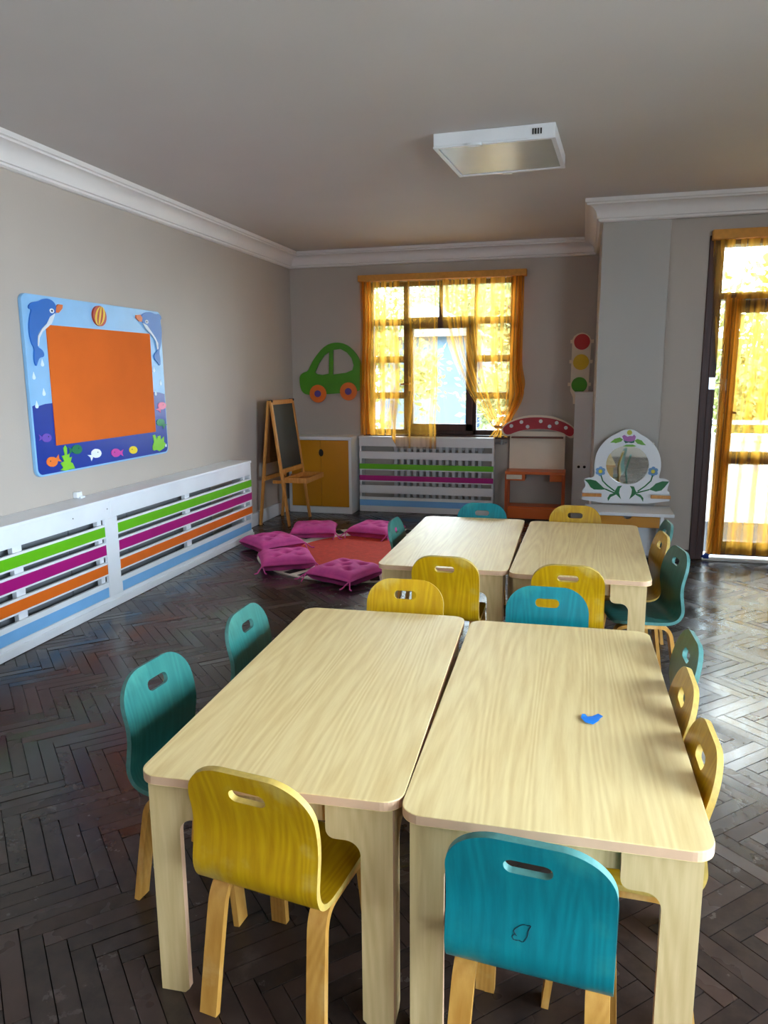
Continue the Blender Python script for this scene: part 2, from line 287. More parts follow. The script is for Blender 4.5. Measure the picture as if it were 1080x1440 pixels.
DECOR = {
 'dol_body_l': [(4.054, 1.915), (4.029, 1.945), (3.983, 1.958), (3.936, 1.95), (3.907, 1.937), (3.88, 1.931), (3.839, 1.923), (3.809, 1.901), (3.814, 1.883), (3.834, 1.885), (3.813, 1.841), (3.799, 1.79), (3.797, 1.74), (3.808, 1.69), (3.829, 1.66), (3.821, 1.629), (3.817, 1.588), (3.83, 1.552), (3.846, 1.583), (3.863, 1.607), (3.904, 1.613), (3.907, 1.636), (3.889, 1.657), (3.857, 1.669), (3.854, 1.697), (3.866, 1.743), (3.897, 1.775), (3.951, 1.809), (3.991, 1.838), (4.039, 1.872), (4.05, 1.88)],
 'dol_beak_l': [(4.051, 1.915), (4.072, 1.931), (4.112, 1.931), (4.106, 1.909), (4.069, 1.88), (4.04, 1.88)],
 'dol_belly_l': [(4.036, 1.877), (3.985, 1.851), (3.951, 1.809), (3.905, 1.776), (3.866, 1.733), (3.857, 1.676), (3.866, 1.676), (3.878, 1.723), (3.911, 1.761), (3.961, 1.791), (3.996, 1.812), (4.015, 1.839)],
 'dol_eye_l': [(4.006, 1.887)],
 'dol_body_r': [(4.974, 1.914), (4.989, 1.937), (5.049, 1.956), (5.109, 1.961), (5.169, 1.949), (5.219, 1.957), (5.253, 1.929), (5.225, 1.905), (5.24, 1.86), (5.239, 1.807), (5.218, 1.727), (5.186, 1.673), (5.2, 1.621), (5.192, 1.567), (5.159, 1.594), (5.118, 1.619), (5.112, 1.652), (5.17, 1.683), (5.173, 1.712), (5.159, 1.758), (5.114, 1.795), (5.058, 1.831), (5.021, 1.861), (4.982, 1.881)],
 'dol_beak_r': [(4.978, 1.883), (4.948, 1.884), (4.905, 1.906), (4.91, 1.926), (4.965, 1.932), (4.986, 1.911)],
 'dol_belly_r': [(4.982, 1.877), (5.019, 1.838), (5.09, 1.798), (5.148, 1.751), (5.16, 1.686), (5.177, 1.699), (5.176, 1.739), (5.146, 1.777), (5.093, 1.82), (5.04, 1.862)],
 'dol_eye_r': [(5.039, 1.887)],
 'ball_c': [(4.474, 1.889), (4.548, 1.894), (4.483, 1.962)],
 'orange': [(3.955, 1.801), (5.079, 1.806), (5.072, 1.074), (3.946, 1.082)],
 'outer': [(3.765, 1.978), (5.245, 1.965), (5.252, 0.895), (3.76, 0.907)],
 'sea': [(3.769, 1.323), (3.793, 1.331), (3.83, 1.325), (3.886, 1.335), (3.942, 1.337), (5.077, 1.376), (5.164, 1.371), (5.257, 1.354)],
 'fish_purple_body': [(3.912, 1.129), (3.906, 1.118), (3.893, 1.11), (3.875, 1.106), (3.856, 1.108), (3.84, 1.114), (3.829, 1.124), (3.826, 1.136), (3.832, 1.147), (3.845, 1.155), (3.863, 1.159), (3.882, 1.157), (3.898, 1.151), (3.909, 1.141)],
 'fish_purple_tail': [(3.838, 1.132), (3.798, 1.118), (3.811, 1.137), (3.803, 1.159), (3.839, 1.138)],
 'fish_orangef_body': [(3.949, 0.977), (3.942, 0.965), (3.927, 0.956), (3.906, 0.952), (3.884, 0.955), (3.864, 0.963), (3.852, 0.975), (3.849, 0.989), (3.856, 1.002), (3.871, 1.011), (3.891, 1.014), (3.914, 1.012), (3.933, 1.004), (3.946, 0.992)],
 'fish_orangef_tail': [(3.931, 0.993), (3.964, 1.022), (3.965, 0.996), (3.989, 0.974), (3.934, 0.987)],
 'fish_dgreen_body': [(4.193, 1.031), (4.186, 1.018), (4.17, 1.009), (4.149, 1.005), (4.126, 1.008), (4.106, 1.016), (4.093, 1.027), (4.09, 1.041), (4.096, 1.053), (4.112, 1.062), (4.133, 1.066), (4.156, 1.064), (4.176, 1.056), (4.189, 1.044)],
 'fish_dgreen_tail': [(4.105, 1.032), (4.062, 1.011), (4.071, 1.035), (4.056, 1.058), (4.104, 1.039)],
 'fish_white_body': [(4.391, 0.985), (4.384, 0.972), (4.367, 0.963), (4.345, 0.96), (4.321, 0.962), (4.3, 0.97), (4.287, 0.982), (4.283, 0.996), (4.29, 1.008), (4.306, 1.017), (4.328, 1.021), (4.352, 1.018), (4.373, 1.011), (4.387, 0.998)],
 'fish_white_tail': [(4.306, 0.977), (4.281, 0.945), (4.273, 0.97), (4.243, 0.989), (4.3, 0.983)],
 'fish_magenta_body': [(4.609, 0.966), (4.602, 0.954), (4.585, 0.945), (4.563, 0.942), (4.539, 0.944), (4.518, 0.952), (4.504, 0.964), (4.501, 0.977), (4.507, 0.989), (4.523, 0.997), (4.546, 1.001), (4.57, 0.999), (4.591, 0.991), (4.605, 0.979)],
 'fish_magenta_tail': [(4.594, 0.971), (4.646, 0.986), (4.63, 0.964), (4.64, 0.939), (4.593, 0.964)],
 'fish_yellow_body': [(4.818, 0.965), (4.811, 0.953), (4.796, 0.945), (4.774, 0.942), (4.752, 0.944), (4.732, 0.952), (4.719, 0.963), (4.716, 0.975), (4.722, 0.987), (4.737, 0.995), (4.758, 0.998), (4.781, 0.996), (4.801, 0.989), (4.814, 0.978)],
 'fish_green_body': [(5.212, 1.14), (5.204, 1.128), (5.187, 1.119), (5.163, 1.115), (5.137, 1.117), (5.114, 1.124), (5.099, 1.135), (5.095, 1.147), (5.102, 1.159), (5.119, 1.168), (5.143, 1.172), (5.169, 1.17), (5.192, 1.164), (5.207, 1.153)],
 'fish_green_tail': [(5.189, 1.13), (5.252, 1.122), (5.212, 1.112), (5.193, 1.091), (5.178, 1.124)],
 'fish_pink_body': [(5.247, 1.267), (5.24, 1.255), (5.222, 1.246), (5.198, 1.241), (5.172, 1.242), (5.149, 1.249), (5.134, 1.259), (5.13, 1.272), (5.137, 1.284), (5.154, 1.293), (5.178, 1.297), (5.204, 1.296), (5.227, 1.29), (5.243, 1.279)],
 'fish_pink_tail': [(5.168, 1.25), (5.161, 1.216), (5.137, 1.236), (5.097, 1.245), (5.156, 1.255)],
 'weed_l': [(3.97, 0.923), (3.996, 0.936), (3.975, 0.967), (4.01, 0.974), (3.992, 1.009), (4.02, 1.012), (4.012, 1.057), (4.031, 1.072), (4.046, 1.054), (4.04, 1.01), (4.067, 1.018), (4.058, 0.991), (4.086, 0.994), (4.068, 0.962), (4.088, 0.954), (4.106, 0.917), (4.054, 0.918), (4.019, 0.914)],
 'weed_r': [(5.022, 0.946), (5.023, 0.973), (5.046, 1.004), (5.032, 1.053), (5.065, 1.057), (5.085, 1.015), (5.1, 1.04), (5.139, 1.044), (5.14, 1.01), (5.189, 1.033), (5.184, 0.992), (5.208, 0.976), (5.179, 0.944), (5.113, 0.926), (5.076, 0.941), (5.039, 0.938)],
 'drops': [(3.808, 1.498), (3.891, 1.574), (3.882, 1.401), (3.811, 1.33), (5.109, 1.54), (5.192, 1.44), (5.113, 1.366)],
 'car_body': [(-3.063, 1.435), (-3.055, 1.485), (-3.017, 1.515), (-2.959, 1.53), (-2.929, 1.594), (-2.873, 1.682), (-2.785, 1.78), (-2.7, 1.827), (-2.615, 1.839), (-2.532, 1.824), (-2.45, 1.774), (-2.378, 1.686), (-2.338, 1.588), (-2.319, 1.48), (-2.327, 1.372), (-2.363, 1.323), (-2.394, 1.309), (-2.584, 1.29), (-2.744, 1.278), (-2.948, 1.27), (-3.013, 1.284), (-3.051, 1.334)],
 'car_win_l': [(-2.877, 1.518), (-2.832, 1.613), (-2.766, 1.701), (-2.706, 1.739), (-2.715, 1.503), (-2.792, 1.489), (-2.856, 1.5)],
 'car_win_r': [(-2.663, 1.758), (-2.575, 1.767), (-2.502, 1.727), (-2.451, 1.667), (-2.428, 1.589), (-2.443, 1.54), (-2.517, 1.511), (-2.669, 1.493)],
 'car_wheels': [(-2.844, 1.284), (-2.744, 1.284), (-2.489, 1.309), (-2.388, 1.309)],
 'tl_body': [(-0.118, 1.822), (-0.102, 1.857), (-0.068, 1.88), (-0.025, 1.89), (0.022, 1.875), (0.054, 1.845), (0.068, 1.81), (0.057, 1.308), (0.052, 1.273), (-0.026, 1.246), (-0.027, 1.179), (-0.09, 1.179), (-0.093, 1.246), (-0.122, 1.309)],
 'tl_lamps': [(-0.023, 1.798), (0.055, 1.796), (-0.026, 1.598), (0.054, 1.597), (-0.034, 1.371), (0.044, 1.371)],
 'v_outer': [(0.036, 0.648), (0.069, 0.665), (0.103, 0.663), (0.123, 0.686), (0.114, 0.755), (0.118, 0.817), (0.133, 0.878), (0.163, 0.93), (0.202, 0.974), (0.242, 1.004), (0.282, 1.022), (0.314, 1.044), (0.354, 1.055), (0.395, 1.053), (0.428, 1.036), (0.453, 1.016), (0.494, 0.995), (0.536, 0.962), (0.57, 0.924), (0.597, 0.878), (0.615, 0.819), (0.619, 0.75), (0.609, 0.699), (0.607, 0.673), (0.641, 0.674), (0.677, 0.662), (0.689, 0.645), (0.677, 0.606), (0.674, 0.576), (0.695, 0.564), (0.696, 0.473), (0.029, 0.462), (0.026, 0.555), (0.06, 0.596)],
 'v_mirror': [(0.529, 0.778), (0.528, 0.754), (0.523, 0.731), (0.515, 0.708), (0.503, 0.688), (0.487, 0.669), (0.469, 0.653), (0.448, 0.639), (0.425, 0.629), (0.401, 0.623), (0.375, 0.62), (0.35, 0.621), (0.325, 0.626), (0.3, 0.635), (0.278, 0.647), (0.258, 0.662), (0.24, 0.68), (0.226, 0.701), (0.215, 0.723), (0.208, 0.747), (0.205, 0.771), (0.206, 0.795), (0.211, 0.819), (0.219, 0.841), (0.232, 0.862), (0.248, 0.881), (0.266, 0.897), (0.288, 0.909), (0.311, 0.919), (0.335, 0.925), (0.36, 0.927), (0.386, 0.926), (0.41, 0.921), (0.434, 0.912), (0.456, 0.9), (0.476, 0.885), (0.493, 0.867), (0.507, 0.847), (0.518, 0.825), (0.525, 0.802)],
 'v_flowers': [(0.164, 0.719), (0.561, 0.727)],
 'v_leaf_l': [(0.045, 0.648), (0.091, 0.651), (0.133, 0.642), (0.168, 0.612), (0.194, 0.587), (0.216, 0.576), (0.178, 0.571), (0.12, 0.571), (0.094, 0.588), (0.071, 0.623)],
 'v_leaf_r': [(0.684, 0.651), (0.634, 0.652), (0.587, 0.633), (0.564, 0.607), (0.537, 0.584), (0.59, 0.569), (0.63, 0.579), (0.653, 0.605)],
 'v_in_l': [(0.335, 0.609), (0.302, 0.603), (0.283, 0.568), (0.276, 0.545), (0.297, 0.533), (0.332, 0.499), (0.322, 0.525), (0.314, 0.551), (0.319, 0.586)],
 'v_lo_l': [(0.28, 0.547), (0.243, 0.535), (0.227, 0.504), (0.233, 0.48), (0.252, 0.514), (0.29, 0.535)],
 'v_in_r': [(0.394, 0.608), (0.425, 0.603), (0.44, 0.568), (0.448, 0.555), (0.429, 0.533), (0.394, 0.501), (0.408, 0.545), (0.41, 0.58)],
 'v_lo_r': [(0.44, 0.551), (0.478, 0.539), (0.5, 0.514), (0.499, 0.483), (0.479, 0.517), (0.439, 0.539)],
 'v_stems': [(0.169, 0.687), (0.184, 0.643), (0.218, 0.609), (0.279, 0.563), (0.559, 0.697), (0.549, 0.654), (0.507, 0.609), (0.454, 0.566), (0.207, 0.577), (0.28, 0.547), (0.541, 0.583), (0.448, 0.554)],
 'v_pistil': [(0.37, 1.03), (0.389, 1.03)],
 'v_tulip': [(0.316, 1.001), (0.332, 1.012), (0.357, 0.997), (0.373, 1.003), (0.393, 1.002), (0.405, 1.015), (0.419, 0.998), (0.411, 0.968), (0.391, 0.961), (0.363, 0.959), (0.33, 0.967)],
 'v_sepal': [(0.326, 0.969), (0.363, 0.959), (0.391, 0.961), (0.411, 0.97), (0.408, 0.951), (0.388, 0.947), (0.367, 0.952), (0.343, 0.946)],
 'v_tl_l': [(0.228, 0.948), (0.26, 0.979), (0.3, 0.991), (0.324, 0.975), (0.31, 0.958), (0.269, 0.945), (0.257, 0.95)],
 'v_tl_r': [(0.411, 0.968), (0.431, 0.981), (0.464, 0.969), (0.481, 0.948), (0.498, 0.933), (0.465, 0.935), (0.432, 0.945)],
 'v_arc': [(0.324, 0.922), (0.352, 0.935), (0.4, 0.936), (0.429, 0.924), (0.401, 0.919), (0.352, 0.919)],
 'v_ledge': [(0.026, 0.542), (0.695, 0.564), (0.029, 0.462), (0.696, 0.473), (0.027, 0.555), (0.179, 0.56), (0.18, 0.525), (0.546, 0.554), (0.691, 0.559), (0.693, 0.529)],
 'm_cap': [(-0.792, 0.904), (-0.784, 0.942), (-0.731, 0.986), (-0.645, 1.025), (-0.549, 1.048), (-0.432, 1.054), (-0.315, 1.047), (-0.219, 1.023), (-0.134, 0.986), (-0.07, 0.939), (-0.058, 0.902), (-0.072, 0.858), (-0.108, 0.849), (-0.14, 0.863), (-0.173, 0.889), (-0.268, 0.915), (-0.396, 0.928), (-0.503, 0.923), (-0.61, 0.906), (-0.674, 0.881), (-0.717, 0.861), (-0.761, 0.86)],
 'm_dots': [(-0.698, 0.956), (-0.596, 0.997), (-0.532, 0.95), (-0.401, 1.007), (-0.311, 0.955), (-0.241, 0.992), (-0.149, 0.943)],
 'm_panel': [(-0.712, 0.861), (-0.145, 0.857), (-0.16, 0.537), (-0.704, 0.529)],
}

# ================================================================ the room shell
XW, YB, ZC = -3.154, 8.0, 2.79          # left wall, back wall, ceiling
XR, YF = 3.0, -1.6                      # right wall (out of frame), wall behind the viewer
CX0, CX1, CY = .105, .604, 6.32         # column and the plane of its face
DY = 6.35                               # door wall
struct(G().box(XW-.2, XW, YF-.2, YB+.2, -.1, ZC+.1).build('wall_left', M['wall']))
struct(G().box(XW-.2, XR+.2, YF-.2, YB+.2, ZC, ZC+.2).build('ceiling', M['ceiling']))
WX0, WX1, WZ0, WZ1 = -2.275, -.70, .845, 2.455
g = G(); g.box(XW, WX0, YB, YB+.2, -.1, ZC); g.box(WX1, CX0, YB, YB+.2, -.1, ZC); g.box(WX0, WX1, YB, YB+.2, -.1, WZ0); g.box(WX0, WX1, YB, YB+.2, WZ1, ZC)
struct(g.build('wall_back', M['wall']))
struct(G().box(CX0, CX1, CY, YB+.2, -.1, ZC).build('wall_column', M['column'], bevel=.006))
DX0, DX1, DZ1 = .885, 2.075, 2.5
g = G(); g.box(CX1, DX0, DY, DY+.25, -.1, ZC); g.box(DX1, XR+.2, DY, DY+.25, -.1, ZC); g.box(DX0, DX1, DY, DY+.25, DZ1, ZC)
struct(g.build('wall_right_door', M['wall']))
RY0, RY1, RZ0, RZ1 = -1.45, 2.85, .45, 2.45
g = G(); g.box(XR, XR+.2, YF-.2, RY0, -.1, ZC); g.box(XR, XR+.2, RY1, DY+.25, -.1, ZC); g.box(XR, XR+.2, RY0, RY1, -.1, RZ0); g.box(XR, XR+.2, RY0, RY1, RZ1, ZC)
struct(g.build('wall_right', M['wall']))
g = G(); g.box(XW, 1.4, YF-.2, YF, -.1, ZC); g.box(2.4, XR, YF-.2, YF, -.1, ZC); g.box(1.4, 2.4, YF-.2, YF, -.1, .85); g.box(1.4, 2.4, YF-.2, YF, 2.35, ZC)
struct(g.build('wall_rear', M['wall']))
w4 = G()
for x in (1.43, 1.9, 2.37): w4.box(x-.03, x+.03, YF-.14, YF-.06, .85, 2.35)
for z in (.88, 2.32): w4.box(1.4, 2.4, YF-.135, YF-.065, z-.03, z+.03)
w4 = struct(w4.build('window_4', M['brown']))
for x0 in (1.46, 1.93): G().box(x0, x0+.41, YF-.103, YF-.097, .91, 2.29).build('pane', M['glass'], w4)
# window in the right wall (lights the tables)
wr = G()
for y in [RY0+.03+k*(RY1-RY0-.06)/5 for k in range(6)]: wr.box(XR+.06, XR+.14, y-.03, y+.03, RZ0, RZ1)
for z in (RZ0+.03, 1.75, RZ1-.03): wr.box(XR+.065, XR+.135, RY0, RY1, z-.03, z+.03)
wr = struct(wr.build('window_2', M['brown']))
for k in range(5):
    y0 = RY0+.06+k*(RY1-RY0-.06)/5; y1 = y0+(RY1-RY0-.06)/5-.06
    for z0, z1 in ((RZ0+.06, 1.72), (1.78, RZ1-.06)): G().box(XR+.095, XR+.101, y0, y1, z0, z1).build('pane', M['glass'], wr)

# herringbone parquet: blocks .332 x .055 m at 45 degrees, joints recessed
fl = G().box(XW-.1, XR, YF, YB+.1, -.12, -.012)
fl = struct(fl.build('floor', paint('dark_joint', L(20, 15, 13), .8)))
W_, N_ = .0553, 6
UX = Vector((1, -1, 0)).normalized(); VX = Vector((1, 1, 0)).normalized(); ANCH = Vector((-1.803, 1.936, 0))
def inview(p):
    d = p-Vector((0, 0, CAMH)); z = d.dot(fw)
    if z < .2: return None
    x = 540+1052.5*d.dot(rt)/z; y = 720-1052.5*d.dot(up)/z
    return (x, y, z) if -25 < x < 1105 and 700 < y < 1465 else None
blocks = []
for i in range(-260, 260):
    for j in range(-22, 22):
        a, b = i+(N_+1)*j, i+(1-N_)*j
        for horiz in (0, 1):
            if horiz: u0_, v0_, du, dv = a, b, N_, 1
            else: u0_, v0_, du, dv = a+N_, b+1-N_, 1, N_
            c = ANCH+UX*((u0_+du/2)*W_)+VX*((v0_+dv/2)*W_)
            if XW-.1 < c.x < XR+.1 and YF-.1 < c.y < DY+1.8 and not (c.x > CX0 and c.y > DY+.15): blocks.append((u0_, v0_, du, dv, c))
def block_verts(bk, rnd):
    u0_, v0_, du, dv, c = bk; gp = .0014; ht = rnd.uniform(-.0016, -.0006); sx, sy = rnd.gauss(0, .0005), rnd.gauss(0, .0005); tl = [-sx-sy, sx-sy, sx+sy, -sx+sy]
    A = [(u0_*W_+gp, v0_*W_+gp), ((u0_+du)*W_-gp, v0_*W_+gp), ((u0_+du)*W_-gp, (v0_+dv)*W_-gp), (u0_*W_+gp, (v0_+dv)*W_-gp)]
    P = [ANCH+UX*p[0]+VX*p[1] for p in A]
    clamp = lambda p: Vector((min(max(p.x, XW-.05), XR), min(max(p.y, YF), YB+.05), p.z))
    P = [clamp(p) for p in P]
    return [(p.x, p.y, -.014) for p in P]+[(p.x, p.y, ht+tl[k]) for k, p in enumerate(P)]
BF = [(4, 5, 6, 7), (0, 1, 5, 4), (1, 2, 6, 5), (2, 3, 7, 6), (3, 0, 4, 7)]
rank = []
TABLES_XY = [(-1.0, .3, 1.45, 2.7), (-.95, .32, 3.45, 4.65)]
for k, bk in enumerate(blocks):
    q = inview(bk[4])
    if not q: continue
    sc = 1/q[2]**2*abs((bk[4]-Vector((0, 0, CAMH))).normalized().z)
    x, y = bk[4].x, bk[4].y
    if any(a < x < b and c < y < d+.6 for a, b, c, d in TABLES_XY): sc *= .3
    if x < -2.95: sc = 0
    rank.append((sc, k))
rank.sort(reverse=True); near = set(k for _, k in rank[:298])
rf = random.Random(3); FV, FF, FT = [], [], []
for k, bk in enumerate(blocks):
    vs = block_verts(bk, rf); tone = min(1, max(0, rf.gauss(.42, .24)))
    if k in near:
        me = bpy.data.meshes.new('parquet_block'); c = bk[4]
        me.from_pydata([(v[0]-c.x, v[1]-c.y, v[2]) for v in vs], [], BF); me.materials.append(M['parquet'])
        me.attributes.new('tone', 'FLOAT', 'POINT').data.foreach_set('value', [tone]*8)
        o = bpy.data.objects.new('parquet_block', me); C.objects.link(o); o.parent = fl; o.location = (c.x, c.y, 0)
    else:
        o_ = len(FV); FV += vs; FF += [tuple(i+o_ for i in f) for f in BF]; FT += [tone]*8
me = bpy.data.meshes.new('parquet_field'); me.from_pydata(FV, [], FF); me.materials.append(M['parquet'])
me.attributes.new('tone', 'FLOAT', 'POINT').data.foreach_set('value', FT)
o = bpy.data.objects.new('parquet_field', me); C.objects.link(o); o.parent = fl; o['kind'] = 'stuff'

# plaster cornice, mitred round the room
prof = [(0, 0), (.14, 0), (.14, -.028), (.126, -.032), (.126, -.044)]
prof += [(.126-.078*math.sin(a), -.125+.081*math.cos(a)) for a in [k*PI/2/8 for k in range(9)]]
prof += [(.048, -.134), (.034, -.137), (.034, -.15), (.022, -.158), (0, -.158)]
path = [Vector((XW, YF)), Vector((XW, YB)), Vector((CX0, YB)), Vector((CX0, CY)), Vector((XR, CY))]
def rn(d): return Vector((d.y, -d.x))
offs = []
for i, p in enumerate(path):
    ds = [(path[i]-path[i-1]).normalized()] if i else []
    if i < len(path)-1: ds.append((path[i+1]-path[i]).normalized())
    ns = [rn(d) for d in ds]; m = sum(ns, Vector((0, 0)))/len(ns); offs.append(m/m.dot(ns[0]) if len(ns) > 1 else m)
for i in range(len(path)-1):
    g = G(); n = len(prof); vs = []
    for e in (i, i+1): vs += [(path[e].x+offs[e].x*p, path[e].y+offs[e].y*p, ZC+z) for p, z in prof]
    g.add(vs, [(k, (k+1) % n, n+(k+1) % n, n+k) for k in range(n)]+[tuple(range(n)), tuple(range(2*n-1, n-1, -1))], smooth=True)
    struct(g.build('trim_%d' % (i+1), M['cornice'], sharp=28))
struct(G().box(XW, XW+.025, 6.33, YB, 0, .13).build('baseboard_left', M['white'], bevel=.004))
struct(G().box(CX1, DX0, DY-.016, DY, 0, .075).build('baseboard_right', M['brown'], bevel=.003))
# white boxed-in corner beside the column
struct(G().box(-.068, CX0, 7.76, YB, 0, 1.285).box(-.076, CX0, 7.75, YB, 1.285, 1.305).build('trim_6', M['white2'], bevel=.004))
sk = root('wall_socket', 'white double wall socket on the boxed-in corner beside the column', 'socket', (.02, 7.76, .56))
G().box(-.035, .075, 7.75, 7.76, .52, .60).build('plate', M['white2'], sk, bevel=.003)
for x in (-.008, .048): G().prism([circ(x, .56, .014, 14)], lambda u, v, d: (u, d, v), 7.747, 7.7505).build('socket_hole', M['black'], sk)

# ---------------------------------------------------------------- back window
wy0, wy1 = YB+.05, YB+.12
w1 = G()
w1.box(WX0, WX0+.055, wy0, wy1, WZ0, WZ1).box(WX1-.05, WX1, wy0, wy1, WZ0, WZ1).box(WX0, WX1, wy0, wy1, WZ1-.045, WZ1).box(WX0, WX1, wy0, wy1, WZ0, WZ0+.05)
w1.box(-1.885, -1.83, wy0, wy1, WZ0, WZ1).box(-1.125, -1.09, wy0, wy1, WZ0, WZ1)
w1.box(-1.83, -1.125, wy0, wy1, 2.045, 2.085).box(-1.5, -1.46, wy0, wy1, 2.08, WZ1)
for x0, x1 in ((-2.22, -1.885), (-1.09, -.75)):
    for z in (2.04, 1.648, 1.262): w1.box(x0, x1, wy0+.01, wy1-.01, z-.035, z+.035)
w1 = struct(w1.build('window_1', M['brown'], bevel=.004))
for x0, x1 in ((-2.22, -1.885), (-1.09, -.75)):
    for z0, z1 in ((2.07, 2.41), (1.68, 2.01), (1.295, 1.615), (.895, 1.23)): G().box(x0, x1, wy0+.032, wy0+.037, z0, z1).build('pane', M['glass'], w1)
for x0, x1 in ((-1.83, -1.5), (-1.46, -1.125)): G().box(x0, x1, wy0+.032, wy0+.037, 2.085, 2.41).build('pane', M['glass'], w1)
cs = G(); cx0, cx1, cz0, cz1 = -1.835, -1.125, .885, 2.045
cs.box(cx0, cx0+.06, wy0-.03, wy1-.02, cz0, cz1).box(cx1-.075, cx1, wy0-.03, wy1-.02, cz0, cz1).box(cx0, cx1, wy0-.03, wy1-.02, cz1-.08, cz1).box(cx0, cx1, wy0-.03, wy1-.02, cz0, cz0+.075)
cs = cs.build('casement', M['brown'], w1, bevel=.004)
G().box(cx0+.05, cx1-.07, wy0+.01, wy0+.015, cz0+.07, cz1-.07).build('pane', M['glass'], cs)
h = G(); h.box(-1.822, -1.79, wy0-.04, wy0-.03, 1.31, 1.46); h.tube([(-1.806, wy0-.035, 1.39), (-1.806, wy0-.08, 1.39), (-1.90, wy0-.085, 1.385)], .011)
h.build('handle', M['brass'], cs)
st = struct(G().box(WX0-.04, WX1+.05, YB-.055, YB+.06, WZ0-.035, WZ0).build('window_3_sill', M['brown'], bevel=.004))

# ---------------------------------------------------------------- balcony door
fy0, fy1 = DY-.02, DY+.16
d1 = G()
d1.box(DX0, DX0+.055, fy0, fy1, 0, DZ1).box(DX0+.055, DX0+.095, fy0+.02, fy1, 0, DZ1).box(DX0+.095, DX0+.115, fy0+.05, fy1, 0, DZ1)
d1.box(DX1-.1, DX1, fy0, fy1, 0, DZ1).box(DX0, DX1, fy0+.01, fy1, DZ1-.07, DZ1).box(DX0, DX1, fy0+.03, fy1, 2.035, 2.085)
d1 = struct(d1.build('door_1', M['brown'], bevel=.005))
G().box(DX0+.115, DX1-.1, DY+.07, DY+.075, 2.085, DZ1-.07).build('pane', M['glass'], d1)
# leaf stands a few centimetres ajar
lx0, lx1, ly0, ly1 = 1.036, 1.985, DY+.035, DY+.085
lf = G(); lf.box(lx0, lx0+.105, ly0, ly1, .035, 2.03).box(lx1-.11, lx1, ly0, ly1, .035, 2.03)
for z0, z1 in ((1.935, 2.03), (.775, .875), (.035, .15)): lf.box(lx0+.1, lx1-.1, ly0, ly1, z0, z1)
lf = lf.build('door_leaf', M['brown'], d1, bevel=.004)
for z0, z1 in ((.875, 1.935), (.15, .775)): G().box(lx0+.1, lx1-.1, ly0+.022, ly0+.028, z0, z1).build('pane', M['glass'], lf)
h = G().box(lx0+.008, lx0+.04, ly0-.01, ly0, 1.09, 1.24); h.tube([(lx0+.024, ly0, 1.185), (lx0+.024, ly0-.05, 1.185), (lx0+.125, ly0-.052, 1.18)], .01)
h.build('handle', M['brass'], lf)
G().box(lx0+.005, lx0+.045, ly0-.02, ly0, 1.35, 1.44).build('latch', M['steel'], lf, bevel=.004)
lc = G().box(DX0+.06, DX0+.105, fy0-.005, fy0+.03, 1.36, 1.45); lc.tube([(DX0+.1, fy0+.01, 1.405), (lx0+.02, ly0-.012, 1.405)], .004)
lc.build('chain_latch', M['steel'], d1)
G().box(DX0+.1, DX1-.1, DY-.02, DY+.25, -.012, .012).build('threshold', paint('pale_stone', L(200, 198, 192), .5), d1, bevel=.003)
bw = G(); 
for k in range(7):
    a = k*.9; bw.tube([(1.0+.012*math.cos(a), DY-.015+.012*math.sin(a), .008+.006*k), (1.01+.022*math.sin(a*1.7), DY-.02+.02*math.cos(a), .016+.007*k), (1.02+.015*math.cos(a*2), DY-.012, .012+.007*k)], .011, 6)
tag(bw.build('cloth_wedge', plain('deep_blue_cloth', (28, 60, 150), .8)), 'small scrunched blue cloth on the floor at the balcony door jamb', 'cloth')

# ---------------------------------------------------------------- curtains
def sheet(name, fn, nu, nv, mat, parent, uvs=(1, 1)):
    g = G(); vs = [fn(i/nu, j/nv) for j in range(nv+1) for i in range(nu+1)]
    g.add(vs, [(j*(nu+1)+i, j*(nu+1)+i+1, (j+1)*(nu+1)+i+1, (j+1)*(nu+1)+i) for j in range(nv) for i in range(nu)], smooth=True)
    o = g.build(name, mat, parent, sharp=180); me = o.data; ul = me.uv_layers.new(name='UVMap')
    n1 = nu+1
    for lp in me.loops:
        k = lp.vertex_index; ul.data[lp.index].uv = ((k % n1)/nu*uvs[0], (k//n1)/nv*uvs[1])
    return o
def fold(u, k, ph=0): return .6*math.sin(2*PI*k*u+ph)+.4*math.sin(2*PI*k*1.71*u+1.3+ph)
cu = root('window_curtain', 'sheer orange window curtain with one side tied back, above the back radiator cover', 'curtain', (-1.46, 7.93, .84))
G().box(-2.345, -.585, 7.885, 7.985, 2.455, 2.52).build('header_band', M['valance'], cu, bevel=.006)
def left_panel(u, v):
    x = -2.33+.845*u; bot = .84 if u < .42 else .84-.13*min(1, (u-.42)/.08)
    z = 2.47-(2.47-bot)*v; k = max(0, (v-.72)/.28)
    bunch = math.exp(-((u-.03)/.09)**2)
    k = min(1, max(0, (v-.62)/.26)); push = .138 if u > .42 else .05
    y = 7.945-push*k*k*(3-2*k)+(.014+.012*bunch)*fold(u, 11)*(.6+.4*v)
    if v > .8 and u < .42: x -= .02*(v-.8)*5*(u/.42)
    return (x+.012*math.sin(v*5+u*9), y, z)
sheet('left_panel', left_panel, 130, 26, M['voile'], cu)
def right_panel(u, v):
    xt = -1.48+.87*u; e = v**(2.2+5*u*u); tie = -.80+.10*(u-.5)
    zb = .875+.10*u
    x = xt*(1-e)+tie*e + .05*math.exp(-((v-.74)/.1)**2)*math.exp(-((u-1)/.2)**2)
    z = 2.47-(2.47-zb)*v
    y = 7.945+.016*fold(u, 10, .6)*(1-.3*v)-.012*v**4
    return (x, y, z)
sheet('right_panel', right_panel, 130, 40, M['voile_r'], cu)
sheet('gathered_edge', lambda u, v: (-2.335+.115*u+.012*math.sin(7*v), 7.925+.02*math.sin(u*19), 2.465-1.62*v), 40, 20, M['voile3'], cu)
